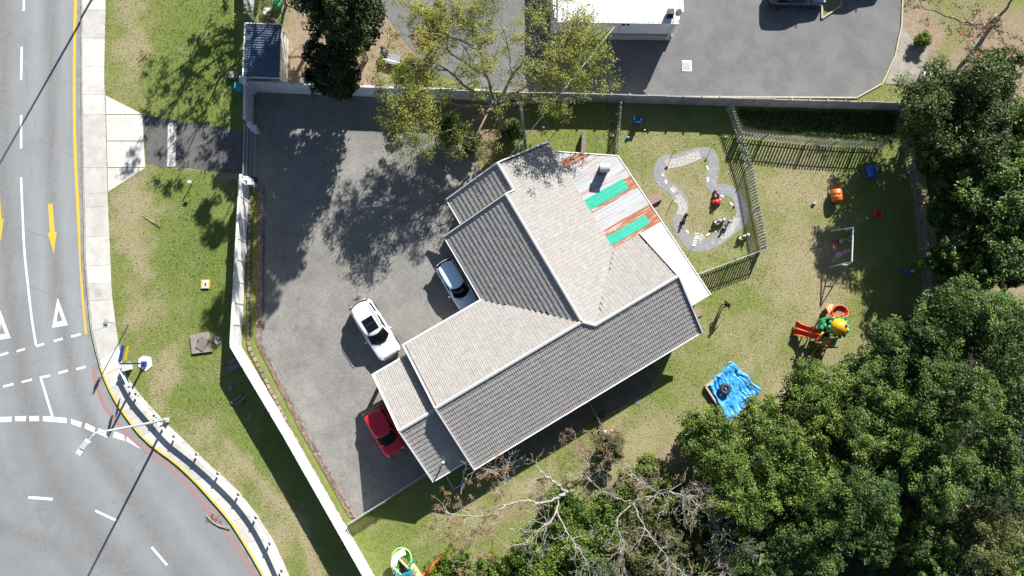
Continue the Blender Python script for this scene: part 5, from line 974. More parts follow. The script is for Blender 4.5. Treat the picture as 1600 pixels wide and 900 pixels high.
bl = thing('direction_sign', P(226, 568), 'blue post with blue sign board on a pale pad beside the pavement', 'sign'); b0 = P(227, 568)
M('sign_blue', (.015, .045, .26), .4, (.01, .03, .18), 4, .4); M('sign_yellow', (.68, .42, .02), .5, amt=.2)
m = MB(); m.box(b0 + Vector((0, 0, 1.8)), (.13, .13, 3.6)); obj('post', m, 'sign_blue', bl)
m = MB(); m.box(b0 + Vector((0, 0, .16)), (.34, .34, .3)); obj('base', m, 'sign_blue', bl)
tp = P(186.5, 566, 3.55); e = P(192.5, 539.5, 3.55)
m = MB(); m.bar(tp, e, .1, .26); obj('sign_board', m, 'sign_blue', bl)
q0 = P(196, 562, 2.75); q1 = P(200.5, 541, 2.75); m = MB(); m.bar(q0, q1, .06, .2); obj('lower_board', m, 'sign_yellow', bl)
m = MB(); m.prism([tuple(P(*q)[:2]) for q in ((217, 561), (224, 556), (236, 558), (238, 572), (228, 580), (217, 573))], -.05, .06); obj('pad', m, 'white_paint', bl)
ub = thing('utility_box', P(195, 573), 'pale kiosk box at the start of the guard rail', 'utility box')
m = MB(); m.box(P(197, 573, .35), (.55, .5, .7), .25); obj('box', m, 'white_paint', ub); m = MB(); m.box(P(197, 573, .73), (.62, .57, .05), .25); obj('lid', m, 'concrete', ub)
# guard rail
gr = thing('guard_rail', P(192, 577), 'curved steel guard rail on posts along the outer pavement edge', 'guard rail')
gl = smooth_line([P(*q) for q in [(193, 579), (211, 612), (240, 647), (269, 679), (305, 708), (340, 739), (372, 771), (400, 808), (421, 847), (440, 890), (455, 930)]], 5)
prof = [(0, .42), (-.05, .46), (-.05, .50), (0, .545), (0, .58), (-.05, .62), (-.05, .67), (0, .715)]
m = MB(); vs = []
for i, p in enumerate(gl):
    d = gl[min(i + 1, len(gl) - 1)] - gl[max(i - 1, 0)]; nn = Vector((d.y, -d.x, 0)).normalized()
    for o_, z in prof: vs.append(p + nn * (o_ - .05) + Vector((0, 0, z)))
    for o_, z in prof[::-1]: vs.append(p + nn * (o_ - .042) + Vector((0, 0, z)))
K = 16; m.add(vs, [[i * K + k, (i + 1) * K + k, (i + 1) * K + (k + 1) % K, i * K + (k + 1) % K] for i in range(len(gl) - 1) for k in range(K)]); obj('rail', m, M('galvanised', (.58, .60, .62), .4, (.46, .47, .48), 3, .5, metal=.3), gr)
for p in resample(gl, 2.15):
    m = MB(); m.box(p + Vector((.06, .05, .38)), (.13, .13, .76)); obj('post', m, 'white_paint', gr)
    m = MB(); m.box(p + Vector((.13, .10, .62)), (.14, .14, .2)); obj('block', m, 'dark_metal', gr)

# small things on the verge
cs = thing('concrete_chamber', P(315, 536), 'square concrete chamber cover with a loose slab on the verge', 'chamber cover')
m = MB(); m.prism([tuple(P(*q)[:2]) for q in ((298, 524), (327, 518), (333, 549), (301, 553))], -.05, .16); obj('cover', m, 'old_concrete' if M('old_concrete', (.30, .26, .21), .95, (.2, .17, .14), 3, .8, bump=.2) else None, cs)
m = MB(); m.obox(P(316, 537, .2), Vector((.24, .42, .03)), Vector((.28, -.16, 0)), Vector((0, 0, .05))); obj('loose_slab', m, M('slab_grey', (.21, .19, .17), .9), cs)
m = MB(); m.box(P(309, 533, .163), (.1, .28, .01), -.3); obj('opening', m, 'black_rubber', cs)
sb = thing('painted_board', P(340, 532), 'small shield-shaped painted board lying on the verge grass', 'board')
m = MB(); pts = [(334.5, 525), (344.5, 524.5), (345, 535), (339.5, 540.5), (334, 535)]; m.prism([tuple(P(*q)[:2]) for q in pts], 0, .05); obj('border', m, M('sign_red', (.5, .07, .05), .6, (.6, .3, .25), 6, .5), sb)
m = MB(); m.prism([tuple(P(339.5 + (a - 339.5) * .78, 531.5 + (b_ - 531.5) * .78)[:2]) for a, b_ in pts], .05, .056); obj('face', m, 'white_paint', sb)
m = MB(); m.lathe(P(341, 532, .056), [(.12, 0), (.12, .006), (.001, .006)], 12); obj('green_spot', m, M('spot_green', (.03, .3, .16), .6), sb); m = MB(); m.lathe(P(338, 529, .056), [(.08, 0), (.08, .006), (.001, .006)], 10); obj('blue_spot', m, 'sign_blue', sb)
for i, (x, y, sx, sy, r, lb) in enumerate([(363, 564, .7, .38, .5, 'smaller grey slab leaning by the foot of the white wall'), (366, 573, 1.1, .42, .55, 'longer grey slab lying in the wall shadow')]):
    m = MB(); m.box(P(x, y, .1), (sx, sy, .14), r); m.box(P(x + 3, y + 4, .03), (sx * .7, sy * .5, .08), r + .2); tag(obj('stone_slab', m, 'slab_grey'), lb, 'slab', 'slabs by the wall')
for i, (x, y, lb) in enumerate([(370, 623, 'upper left wooden plank of the pair by the wall shadow'), (376, 626, 'lower right wooden plank of the pair by the wall shadow')]):
    m = MB(); m.box(P(x, y, .1), (.95, .24, .12), .75); tag(obj('plank', m, 'old_wood'), lb, 'plank', 'planks by the wall shadow')
m = MB(); m.ball(P(361, 607, .08), .22, (1, 1.1, .6), 9); tag(obj('rock', m, 'slab_grey'), 'single grey rock on the verge beside the wall shadow', 'rock')
mb_ = thing('marker_post', P(296, 284), 'stubby white marker post casting a thin shadow on the upper verge', 'post'); m = MB(); m.box(P(296, 284, .5), (.06, .06, 1.0)); obj('post', m, 'old_wood', mb_); m = MB(); m.box(P(296, 284, 1.05), (.26, .22, .12)); obj('cap', m, 'concrete', mb_)
wm = thing('water_meter', P(321, 444), 'small concrete meter lid with yellow painted edges on the verge', 'water meter')
m = MB(); m.box(P(321, 444, .05), (.66, .68, .1)); obj('frame', m, 'sign_yellow', wm); m = MB(); m.box(P(321, 444, .11), (.46, .64, .06)); obj('lid', m, 'concrete', wm); m = MB(); m.box(P(321, 444, .145), (.12, .2, .02)); obj('hatch', m, 'black_rubber', wm)
m = MB(); tips = []; rs = random.Random(3); m.tube([P(222, 336, .05), P(235, 344, .09), P(243, 349, .08)], [.015, .025, .03], 5)
for k in range(7): m.tube([P(240, 347, .08), P(246 + k * .7, 349 + k * .8, .14), P(250 + rs.random() * 4, 348 + k * 1.2, .06)], .015, 4)
tag(obj('fallen_branch', m, 'pale_bark'), 'pale dry fallen frond lying on the verge grass', 'branch')
fb = thing('fallen_branch', P(340, 815), 'curved palm frond with dry leaves fallen on the road by the yellow kerb', 'branch')
m = MB(); m.tube(smooth_line([P(322, 805, RZ + .06), P(332, 815, RZ + .08), P(344, 822, RZ + .1), P(360, 824, .06)], 4), .035, 5); obj('stem', m, 'pale_bark', fb)
C = np.array([list(P(322 + 25 * RNG.random(), 803 + 16 * RNG.random(), RZ + .03 + .05 * RNG.random())) for _ in range(90)]); N = rnd_unit(90) * .4 + [0, 0, .8]; N /= np.linalg.norm(N, axis=1, keepdims=True); link('leaves', leafmesh('leaves', C - np.array(wloc(fb)), N, RNG.uniform(.08, .2, 90), RNG.random(90), .25), 'leaf_brown', fb)
m = MB(); m.box(P(365, 118, .2), (.75, .5, .4)); tag(obj('stone_block', m, 'old_concrete'), 'weathered concrete block outside the wall next to the shed', 'block')
# drain in the court
dg = thing('drain_grate', P(1073, 103), 'square steel drain grate with pale concrete surround in the parking court', 'drain')
m = MB(); m.box(P(1073, 103, .02), (.78, .92, .06)); obj('surround', m, 'white_paint', dg)
for i in range(7): m = MB(); m.box(P(1072.2, 98.5 + i * 1.6, .055), (.56, .045, .03)); obj('slat', m, 'steel', dg)
m = MB(); m.box(P(1072.2, 103.2, .0515), (.6, .66, .006)); obj('pit', m, 'slab_grey', dg)
jb = thing('concrete_box', P(1446, 118), 'open white concrete box frame at the edge of the concrete apron', 'box')
for a, b in (((1443, 108), (1452, 108)), ((1443, 108), (1440, 124)), ((1452, 108), (1449, 125)), ((1440, 124), (1449, 125))):
    m = MB(); m.bar(P(*a, .3), P(*b, .3), .1, .6); obj('side', m, 'white_paint', jb)
# utility pole and wires
up = thing('utility_pole', P(822, 238), 'pale wooden utility pole with service wires beside the house', 'utility pole'); pb = P(822, 238); pt = P(813, 160, 5.8)
m = MB(); m.tube([pb, pb.lerp(pt, .5), pt], [.13, .115, .09], 9); obj('pole', m, 'pale_bark', up, smooth=True); m = MB(); m.bar(pt + Vector((-.3, 0, -.2)), pt + Vector((.3, .1, -.2)), .08); obj('crossbar', m, 'wood', up)
def wire(label, a, b, sag, r=.022, mat='white_paint'):
    m = MB(); m.tube([Vector(a).lerp(Vector(b), k / 12) - Vector((0, 0, sag * 4 * (k / 12) * (1 - k / 12))) for k in range(13)], r, 4); tag(obj('service_wire', m, mat), label, 'wire', 'service wires')
wire('pale service wire from the white building across to the house eave', P(960, 42, 3.0), P(796, 245, 3.4), .05, .03)
wire('thin dark wire running from the top edge into the yellow-green tree', P(632, -4, 5.5), P(700, 60, 5.2), .3, .012, 'dark_metal')
wire('thin green stay wire slanting down to the lawn by the pole', P(851, 188, 2.5), P(866, 214, .05), .0, .014, 'spot_green')

# ---------------------------------------------------------------- PEOPLE
SKIN = M('skin', (.16, .085, .05), .6, amt=.1); SKIN2 = M('skin_light', (.42, .26, .18), .6, amt=.1); M('hair', (.012, .010, .009), .7); M('cloth_black', (.012, .012, .016), .9); M('cloth_jean', (.05, .08, .14), .9); M('cloth_red', (.40, .03, .03), .85); M('cloth_grey', (.35, .36, .42), .85); M('cloth_pink', (.62, .20, .42), .85); M('cloth_white', (.68, .64, .68), .85); M('shoe', (.5, .5, .5), .7)
STAND = dict(pelvis=(0, 0, .95), spine=(0, 0, 1.15), chest=(0, 0, 1.34), neck=(.01, 0, 1.47), head=(.03, 0, 1.60), shl=(0, .17, 1.39), ell=(-.03, .25, 1.14), wrl=(.10, .22, .92), shr=(0, -.17, 1.39), elr=(-.03, -.25, 1.14), wrr=(.10, -.22, .92), hpl=(0, .09, .90), knl=(.03, .10, .50), anl=(0, .10, .09), tol=(.14, .11, .045), hpr=(0, -.09, .90), knr=(.03, -.10, .50), anr=(0, -.10, .09), tor=(.14, -.11, .045))
BONES = [('pelvis', 'spine', 'top'), ('spine', 'chest', 'top'), ('chest', 'neck', 'skin'), ('neck', 'head', 'skin'), ('chest', 'shl', 'top'), ('shl', 'ell', 'top'), ('ell', 'wrl', 'skin'), ('chest', 'shr', 'top'), ('shr', 'elr', 'top'), ('elr', 'wrr', 'skin'), ('pelvis', 'hpl', 'legs'), ('hpl', 'knl', 'legs'), ('knl', 'anl', 'legs'), ('anl', 'tol', 'shoe'), ('pelvis', 'hpr', 'legs'), ('hpr', 'knr', 'legs'), ('knr', 'anr', 'legs'), ('anr', 'tor', 'shoe')]
RAD = dict(pelvis=.155, spine=.15, chest=.175, neck=.065, head=.10, shl=.09, shr=.09, ell=.06, elr=.06, wrl=.04, wrr=.04, hpl=.09, hpr=.09, knl=.062, knr=.062, anl=.042, anr=.042, tol=.035, tor=.035)
def person(label, loc, rz, pose, scale, cols, hairlong=False):
    J = dict(STAND); J.update(pose); keys = list(J); mats = [cols['top'], cols['legs'], cols['skin'], cols['shoe']]; order = ['top', 'legs', 'skin', 'shoe']
    t = thing('person', loc, label, 'person', rz=rz); me = bpy.data.meshes.new('skel'); me.from_pydata([Vector(J[k]) * scale for k in keys], [(keys.index(a), keys.index(b)) for a, b, c in BONES], [])
    ob = bpy.data.objects.new('skel', me); COL.objects.link(ob); md = ob.modifiers.new('s', 'SKIN'); sv = me.skin_vertices[0].data
    for i, k in enumerate(keys): sv[i].radius = (RAD[k] * scale,) * 2; sv[i].use_root = (k == 'pelvis')
    sb_ = ob.modifiers.new('d', 'SUBSURF'); sb_.levels = 1; sb_.render_levels = 1
    dg_ = bpy.context.evaluated_depsgraph_get(); ev = ob.evaluated_get(dg_); bmn = bpy.data.meshes.new_from_object(ev); bpy.data.objects.remove(ob)
    mi = []
    for p in bmn.polygons:
        best = 1e9; bi = 0
        for a, b, c in BONES:
            A = Vector(J[a]) * scale; B = Vector(J[b]) * scale; d = B - A; tt = max(0, min(1, (p.center - A).dot(d) / d.length_squared)); dd = (p.center - A - d * tt).length
            if dd < best: best = dd; bi = order.index(c)
        mi.append(bi)
    x = MB(); H_ = Vector(J['head']) * scale; x.ball(H_ + Vector((.01, 0, .0)) * scale, .105 * scale, (1, .85, 1.2), 10)
    x.ball(H_ + Vector((.115, 0, -.01)) * scale, .02 * scale, (1, .8, 1.2), 6)
    for s in (1, -1): x.ball(H_ + Vector((0, s * .09, 0)) * scale, .025 * scale, (.7, .5, 1.2), 6)
    for s, w_, e_ in ((1, 'wrl', 'ell'), (-1, 'wrr', 'elr')):
        A = Vector(J[w_]) * scale; d = (A - Vector(J[e_]) * scale).normalized(); n = d.orthogonal().normalized(); b2 = d.cross(n); x.ball(A + d * .045 * scale, .042 * scale, (1, .8, 1), 6)
        for k in range(4): r0 = A + d * .07 * scale + n * (k - 1.5) * .018 * scale; ln = (.075, .085, .08, .062)[k] * scale; x.tube([r0, r0 + d * ln * .55 + b2 * .006 * scale, r0 + d * ln + b2 * .022 * scale], [.0095 * scale, .009 * scale, .007 * scale], 5)
        r0 = A + d * .03 * scale + n * .03 * scale; x.tube([r0, r0 + (d * .7 + n) * .03 * scale, r0 + (d * 1.2 + n * .8) * .05 * scale], [.011 * scale, .010 * scale, .008 * scale], 5)
    ex = x.mesh('extra'); bm = bmesh.new(); bm.from_mesh(bmn); nf = len(bm.faces); bm.from_mesh(ex); bm.faces.ensure_lookup_table()
    for i, f in enumerate(bm.faces): f.material_index = mi[i] if i < nf else 2; f.smooth = True
    out = bpy.data.meshes.new('body'); bm.to_mesh(out); bm.free()
    for mm in mats: out.materials.append(MATS[mm])
    o = bpy.data.objects.new('body', out); COL.objects.link(o); o.parent = t
    h_ = MB(); h_.ball(H_ + Vector((-.012, 0, .03)) * scale, .112 * scale, (1.02, .92, 1.12), 10)
    if hairlong: h_.ball(H_ + Vector((-.07, 0, -.06)) * scale, .085 * scale, (.8, 1, 1.4), 8)
    link('hair', h_.mesh('hair', None, True), cols.get('hair', 'hair'), t)
    e_ = MB()
    for s in (1, -1): e_.ball(H_ + Vector((.102, s * .035, .012)) * scale, .012 * scale, n=6)
    link('eyes', e_.mesh('eyes'), 'white_paint', t); return t
person('adult in a dark top and jeans standing on the lawn with a long shadow', P(1128, 478), math.radians(25), dict(ell=(-.05, .34, 1.16), wrl=(.10, .18, 1.02), elr=(.02, -.27, 1.14), wrr=(.22, -.24, 1.05)), 1.0, dict(top='cloth_black', legs='cloth_jean', skin='skin', shoe='shoe'))
SIT = dict(pelvis=(0, 0, .55), spine=(-.08, 0, .74), chest=(-.18, 0, .90), neck=(-.23, 0, 1.01), head=(-.25, 0, 1.14), shl=(-.17, .17, .95), ell=(-.02, .27, .95), wrl=(-.04, .25, 1.18), shr=(-.17, -.17, .95), elr=(-.02, -.27, .95), wrr=(-.04, -.25, 1.18), hpl=(.04, .09, .52), knl=(.44, .11, .56), anl=(.80, .12, .46), tol=(.90, .13, .56), hpr=(.04, -.09, .52), knr=(.44, -.11, .56), anr=(.80, -.10, .48), tor=(.90, -.11, .58))
k1 = P(1313, 377, .75); k1.z = .15; k2 = P(1318, 394, .7); k2.z = .15
person('child in red trousers riding the upper swing with legs stretched out', k1, math.radians(182), SIT, .82, dict(top='cloth_grey', legs='cloth_red', skin='skin', shoe='cloth_red'))
person('child in pink riding the lower swing', k2, math.radians(212), SIT, .82, dict(top='cloth_pink', legs='cloth_white', skin='skin', shoe='cloth_white', hair='cloth_pink'))
person('small child in white and pink at the foot of the climbing frame ladder', P(1251, 569), math.radians(60), dict(ell=(.08, .26, 1.2), wrl=(.28, .2, 1.3), elr=(.08, -.26, 1.2), wrr=(.28, -.2, 1.3)), .60, dict(top='cloth_white', legs='cloth_pink', skin='skin_light', shoe='shoe', hair='cloth_white'))
# ---------------------------------------------------------------- PLAYGROUND
V3 = lambda x, y, z: Vector((x, y, z))
def plastic(n, c): return M(n, c, .38, tuple(k * .8 for k in c), 5, .4)
plastic('pl_red', (.55, .03, .018)); plastic('pl_orange', (.72, .17, .035)); plastic('pl_yellow', (.75, .42, .015)); plastic('pl_green', (.02, .26, .10)); plastic('pl_lime', (.10, .45, .015)); plastic('pl_blue', (.02, .10, .42)); plastic('pl_teal', (.01, .30, .42)); plastic('pl_pink', (.55, .14, .36)); plastic('pl_cream', (.68, .60, .30)); plastic('pl_grey', (.34, .37, .41)); plastic('pl_white', (.72, .74, .76)); plastic('pl_black', (.016, .016, .018)); plastic('pl_palelime', (.42, .62, .16))
# bike track
trk = smooth_line([(p.x, p.y, 0) for p in TRK], 5, True); m = MB(); n = len(trk); vs = []
for i in range(n):
    d = trk[(i + 1) % n] - trk[i - 1]; nn = Vector((-d.y, d.x, 0)).normalized(); w = .45 + .04 * math.sin(i * .7)
    vs += [trk[i] - nn * w + V3(0, 0, .012), trk[i] + nn * w + V3(0, 0, .012)]
m.add(vs, [[2 * i, (2 * i + 2) % (2 * n), (2 * i + 3) % (2 * n), 2 * i + 1] for i in range(n)])
track = struct('toy_road', m, M('toy_asphalt', (.235, .238, .245), .9, (.43, .41, .36), 3, .8, bump=.2, fine=.2, lo=.52, hi=.70))
M('worn_white', (.50, .47, .40), .85, (.20, .203, .21), 7, 1.0, lo=.40, hi=.66, fine=.25)
for seg in ([(1040, 257), (1066, 252), (1094, 241)], [(1056, 306), (1067, 322), (1064, 336)], [(1126, 372), (1140, 362), (1152, 340)], [(1050, 292), (1056, 300)], [(1090, 374), (1100, 368)]):
    m = MB(); m.ribbon(smooth_line(PL(seg, .017), 6), .76 if seg[0][0] in (1040, 1056) else .5); obj('worn_paint', m, 'worn_white', track)
for a, b in [((1039.5, 281), (1042, 287)), ((1048, 294), (1053, 300)), ((1104.5, 259), (1106.5, 265)), ((1106, 277), (1106, 284)), ((1126, 305), (1131, 307.5)), ((1141, 316), (1145, 321)), ((1072, 359.5), (1076, 364)), ((1103, 368), (1109, 365)), ((1118, 363), (1124, 359)), ((1034, 272), (1037, 275))]:
    m = MB(); m.ribbon(PL([a, b], .022), .13); obj('toy_lane_dash', m, 'road_white', track)
for k in range(6):
    m = MB(); m.ribbon(PL([(1086 - k * .9, 364.5 + k * 3.6), (1092 - k * .9, 365 + k * 3.6)], .023), .10); obj('toy_zebra_bar', m, 'road_white', track)
def sign_post(label, base, h, mat, disc=.13, rot=0.):
    b0 = P(*base); t = thing('toy_sign', b0, label, 'toy sign', 'signs round the toy road'); m = MB(); m.tube([b0, b0 + V3(0, 0, h)], .022, 6); obj('pole', m, 'dark_metal', t)
    m = MB(); m.lathe(b0 + V3(0, 0, h), [(disc, -.012), (disc, .012), (.001, .014)], 12, axis=(math.sin(rot), -math.cos(rot), .25)); obj('plate', m, mat, t)
sign_post('pale green toy traffic sign at the upper left bend of the toy road', (1051, 240), .85, 'pl_palelime'); sign_post('dark toy sign at the upper right bend of the toy road', (1111, 231), .75, 'pl_black', .09); sign_post('thin post between the lean-to and the toy road', (1051, 313), .85, 'dark_metal', .03); sign_post('thin post at the lower bend of the toy road near the lean-to', (1080, 388), .6, 'dark_metal', .03)
def bike(label, c, ang, mat, s=1.0, wheelm='pl_black', fair=True):
    c = P(*c); t = thing('ride_on_bike', c + V3(0, 0, .022), label, 'ride-on toy', 'ride-on toys on the toy road', rz=math.radians(ang))
    def L(nm, m, mt, par=None): return link(nm, m.mesh(nm, None, True), mt, par or t)
    for x in (-.33, .36): m = MB(); m.lathe((x * s, 0, .16 * s), [(.03, -.06 * s), (.15 * s, -.06 * s), (.16 * s, 0), (.15 * s, .06 * s), (.03, .06 * s)], 14, axis=(0, 1, 0)); L('wheel', m, wheelm)
    for y in (-.17, .17): m = MB(); m.lathe((-.30 * s, y * s, .07 * s), [(.02, -.025 * s), (.07 * s, -.025 * s), (.07 * s, .025 * s), (.02, .025 * s)], 10, axis=(0, 1, 0)); L('stabiliser', m, wheelm)
    m = MB(); m.ball((-.02 * s, 0, .30 * s), .2 * s, (1.9, .62, .75), 10); m.ball((-.36 * s, 0, .42 * s), .12 * s, (1.5, .8, .55), 8); L('body', m, mat)
    m = MB(); m.ball((-.16 * s, 0, .45 * s), .13 * s, (1.5, .85, .4), 8); L('seat', m, 'pl_black')
    if fair: m = MB(); m.ball((.30 * s, 0, .46 * s), .15 * s, (.9, 1.05, 1.0), 8); L('fairing', m, mat)
    m = MB(); m.tube([(.36 * s, 0, .16 * s), (.25 * s, 0, .55 * s)], .03 * s, 6); m.tube([(.2 * s, -.24 * s, .58 * s), (.26 * s, 0, .56 * s), (.2 * s, .24 * s, .58 * s)], .022 * s, 6); L('handlebar', m, 'pl_black'); return t
bike('black ride-on motorbike on the left arm of the toy road', (1068, 343), 70, 'pl_black'); bike('left of the two grey ride-on motorbikes side by side on the toy road', (1122, 347), 15, 'pl_white'); bike('right of the two grey ride-on motorbikes side by side on the toy road', (1133, 352), 48, 'pl_grey'); bike('pale ride-on motorbike on the grass beside the fence shadow', (1160, 371), 22, 'pl_white')
bike('pink ride-on toy on the right arm of the toy road', (1119, 304), 120, 'pl_pink', .75)
tc_ = thing('toy_car', P(1118, 317), 'red and white toy car on the grass inside the toy road', 'toy car', rz=math.radians(20))
def TL(nm, m, mt, par): return link(nm, m.mesh(nm, None, True), mt, par)
m = MB(); m.ball((0, 0, .24), .2, (1.9, 1.25, .8), 12); TL('body', m, 'pl_red', tc_); m = MB(); m.ball((-.05, 0, .5), .15, (1.2, 1.1, .5), 10); TL('roof', m, 'pl_red', tc_); m = MB(); m.ball((.3, .1, .36), .07, n=8); TL('headlight', m, 'pl_white', tc_); m = MB(); m.tube([(.12, -.16, .3), (.05, -.14, .5)], .02, 5); m.tube([(.12, .16, .3), (.05, .14, .5)], .02, 5); TL('pillars', m, 'pl_red', tc_)['kind'] = 'stuff'
for x in (-.22, .22):
    for y in (-.2, .2): m = MB(); m.lathe((x, y, .1), [(.02, -.04), (.1, -.04), (.1, .04), (.02, .04)], 10, axis=(0, 1, 0)); TL('wheel', m, 'pl_black', tc_)
# drum seats
def drum(label, c, mat, ang=0.):
    c = P(*c); t = thing('play_drum', c, label, 'play drum', 'plastic drums on the lawn', rz=ang); R = .42
    m = MB(); m.lathe((0, -.46, R + .1), [(R * .90, 0), (R, .06), (R * 1.0, .28), (R * 1.05, .31), (R, .34), (R, .58), (R * 1.05, .61), (R, .64), (R, .86), (R * .9, .92)], 22, axis=(0, 1, 0)); TL('shell', m, mat, t)
    for y in (-.47, .47): m = MB(); m.lathe((0, y - .012, R + .1), [(R * .78, 0), (R * .8, .03), (.01, .03)], 18, axis=(0, 1, 0)); TL('end_cap', m, mat, t)
    for x in (-.34, .34): m = MB(); m.bar((x, -.5, .07), (x, .5, .07), .09, .16); TL('runner', m, 'wood', t)
    m = MB(); m.ball((0, 0, 2 * R + .11), .07, (1, 1, .5), 8); TL('bung', m, 'pl_black', t)
drum('orange plastic drum lying on the sunny lawn', (1302, 308), 'pl_orange', .06); drum('blue plastic drum lying in the tree shade by the fence', (1356, 271), 'pl_blue', .05)
def chair(label, c, mat, ang, s=1.0):
    c = P(*c); t = thing('child_chair', c, label, 'chair', 'plastic chairs on the playground', rz=math.radians(ang))
    m = MB(); m.obox((0, 0, .3 * s), (.19 * s, 0, 0), (0, .19 * s, 0), (0, 0, .02)); TL('seat', m, mat, t); m = MB(); m.obox((-.2 * s, 0, .48 * s), (.02, 0, 0), (0, .18 * s, 0), (-.03, 0, .17 * s)); TL('backrest', m, mat, t)
    for x in (-.16, .16):
        for y in (-.16, .16): m = MB(); m.bar((x * s, y * s, .29 * s), (x * 1.2 * s, y * 1.2 * s, 0), .04); TL('leg', m, mat, t)
    for y in (-.2, .2): m = MB(); m.bar((-.18 * s, y * s, .46 * s), (.16 * s, y * s, .44 * s), .04); TL('arm_rest', m, mat, t)
chair('red plastic child chair in the tree shade', (1365, 335), 'pl_red', 160, 1.25); chair('lime green plastic chair by the dark picket fence', (1433, 415), 'pl_lime', 0, 1.5); chair('small dark blue chair in shade near the picket fence', (1412, 426), 'pl_blue', 90, 1.0); chair('blue chair tipped on the shaded patch near the panel wall', (994, 191), 'pl_blue', 80, 1.35)
for x, y, r, mt, lb in [(1272, 318, .13, 'pl_grey', 'grey ball lying on the open lawn left of the swings'), (1355, 341, .09, 'pl_white', 'small white toy lying beside the red chair'), (1426, 424, .12, 'pl_white', 'small white ball next to the lime green chair'), (1007, 203, .08, 'pl_white', 'small white ball on the shaded lawn below the blue chair'), (981, 215, .14, 'pl_teal', 'dark teal toy on the lawn by the short palisade fence'), (957, 212, .12, 'pl_white', 'white bottle-like toy left of the short palisade fence'), (849, 199, .1, 'pl_white', 'white scrap on the soil near the stay wire'), (964, 178, .12, 'pl_white', 'pale toy in the shade left of the short palisade fence'), (1147, 323, .07, 'pl_black', 'tiny black ball on the toy road near the curved fence'), (1134, 214, .1, 'pl_white', 'white toy in the fence shadow corner')]:
    m = MB(); c = P(x, y, r); m.ball(c, r, (1.15, .9, .85), 9); m.ball(c + V3(r * .9, r * .2, -.2 * r), r * .55, (1, 1, .9), 7); tag(obj('small_toy', m, mt), lb, 'toy')
# boards, steps, logs
m = MB(); m.prism([tuple(P(*q)[:2]) for q in ((1010, 309), (1026, 301), (1034, 312), (1014, 323))], 0, .32); tag(obj('wooden_step', m, M('brown_step', (.30, .21, .16), .85, (.22, .15, .11), 3, .7)), 'brown wooden step block beside the lean-to roof edge', 'step')
m = MB(); m.prism([tuple(P(*q)[:2]) for q in ((1075, 478), (1092, 482), (1098, 492), (1086, 498), (1078, 490))], 0, .12); tag(obj('brick_step', m, 'brown_step'), 'brown step at the lower right house corner', 'step')
m = MB(); m.ball(P(1083, 484, .28), .11, (1, 1, 1.1), 8); tag(obj('small_toy', m, 'pl_red'), 'small red pot on the step at the house corner', 'toy')
m = MB(); m.bar(P(912, 208, .35), P(910, 240, .35), .3, .7); tag(obj('timber_beam', m, 'old_wood'), 'weathered timber beam standing across the grass above the lean-to', 'beam')
m = MB(); m.bar(P(950, 192, .1), P(962, 188, .1), .2, .12); m.bar(P(960, 188, .18), P(961, 196, .18), .12, .1); tag(obj('plank', m, 'old_wood'), 'loose planks lying left of the short palisade fence', 'plank')
# swing set
sw = thing('swing_set', P(1308, 390), 'pale metal swing set with two children swinging in the shade edge', 'swing set'); M('swing_metal', (.62, .68, .72), .4, (.45, .5, .55), 4, .5)
A = P(1333, 355, 2.25); B = P(1331, 409, 2.25); m = MB(); m.tube([A, B], .06, 8); obj('crossbar', m, 'swing_metal', sw)
for E_, s in ((A, 1), (B, -1)):
    for dx in (-.62, .62): m = MB(); m.tube([E_, Vector((E_.x + dx, E_.y + s * .12, 0))], .045, 7); obj('leg', m, 'swing_metal', sw)
    m = MB(); m.bar(Vector((E_.x - .3, E_.y + s * .06, 1.1)), Vector((E_.x + .3, E_.y + s * .06, 1.1)), .05); obj('brace', m, 'swing_metal', sw)
for kp, ang in ((k1, math.radians(182)), (k2, math.radians(212))):
    s0 = Vector((kp.x, kp.y, .15 + .43)); d = Vector((math.cos(ang), math.sin(ang), 0)); n = Vector((-d.y, d.x, 0)); m = MB(); m.obox(s0, d * .09, n * .2, V3(0, 0, .015)); seat = obj('swing_seat', m, 'pl_black', sw)
    for s in (-1, 1):
        top_ = A.lerp(B, max(.05, min(.95, (s0.y - A.y) / (B.y - A.y) + s * -.08))); m = MB(); m.tube([s0 + n * .2 * s, top_], .012, 4); obj('chain', m, 'steel', sw)
# climbing frame
cf = thing('climbing_frame', P(1292, 525), 'colourful plastic climbing frame with red double slide and yellow dome roof', 'climbing frame')
DZ = 1.05
def deckq(q, z, mt='pl_black', th=.08, nm='platform'): m = MB(); m.prism([tuple(P(a, b, z)[:2]) for a, b in q], z - th, z); return obj(nm, m, mt, cf)
deckq([(1276, 516), (1290, 512), (1296, 528), (1281, 534)], DZ); deckq([(1291, 498), (1312, 502), (1308, 524), (1290, 519)], 1.25); deckq([(1288, 527), (1306, 528), (1303, 543), (1283, 541)], 1.0)
for q, h in [((1279, 514), 2.0), ((1277, 533), 1.9), ((1290, 499), 2.2), ((1311, 500), 2.3), ((1306, 524), 2.3), ((1290, 520), 2.2), ((1303, 543), 1.7), ((1284, 541), 1.7), ((1270, 511), 1.4)]:
    m = MB(); b_ = P(*q, 1.2); b_.z = 0; m.tube([b_, b_ + V3(0, 0, h)], .055, 8); obj('post', m, 'pl_black' if h != 2.3 else 'pl_green', cf)
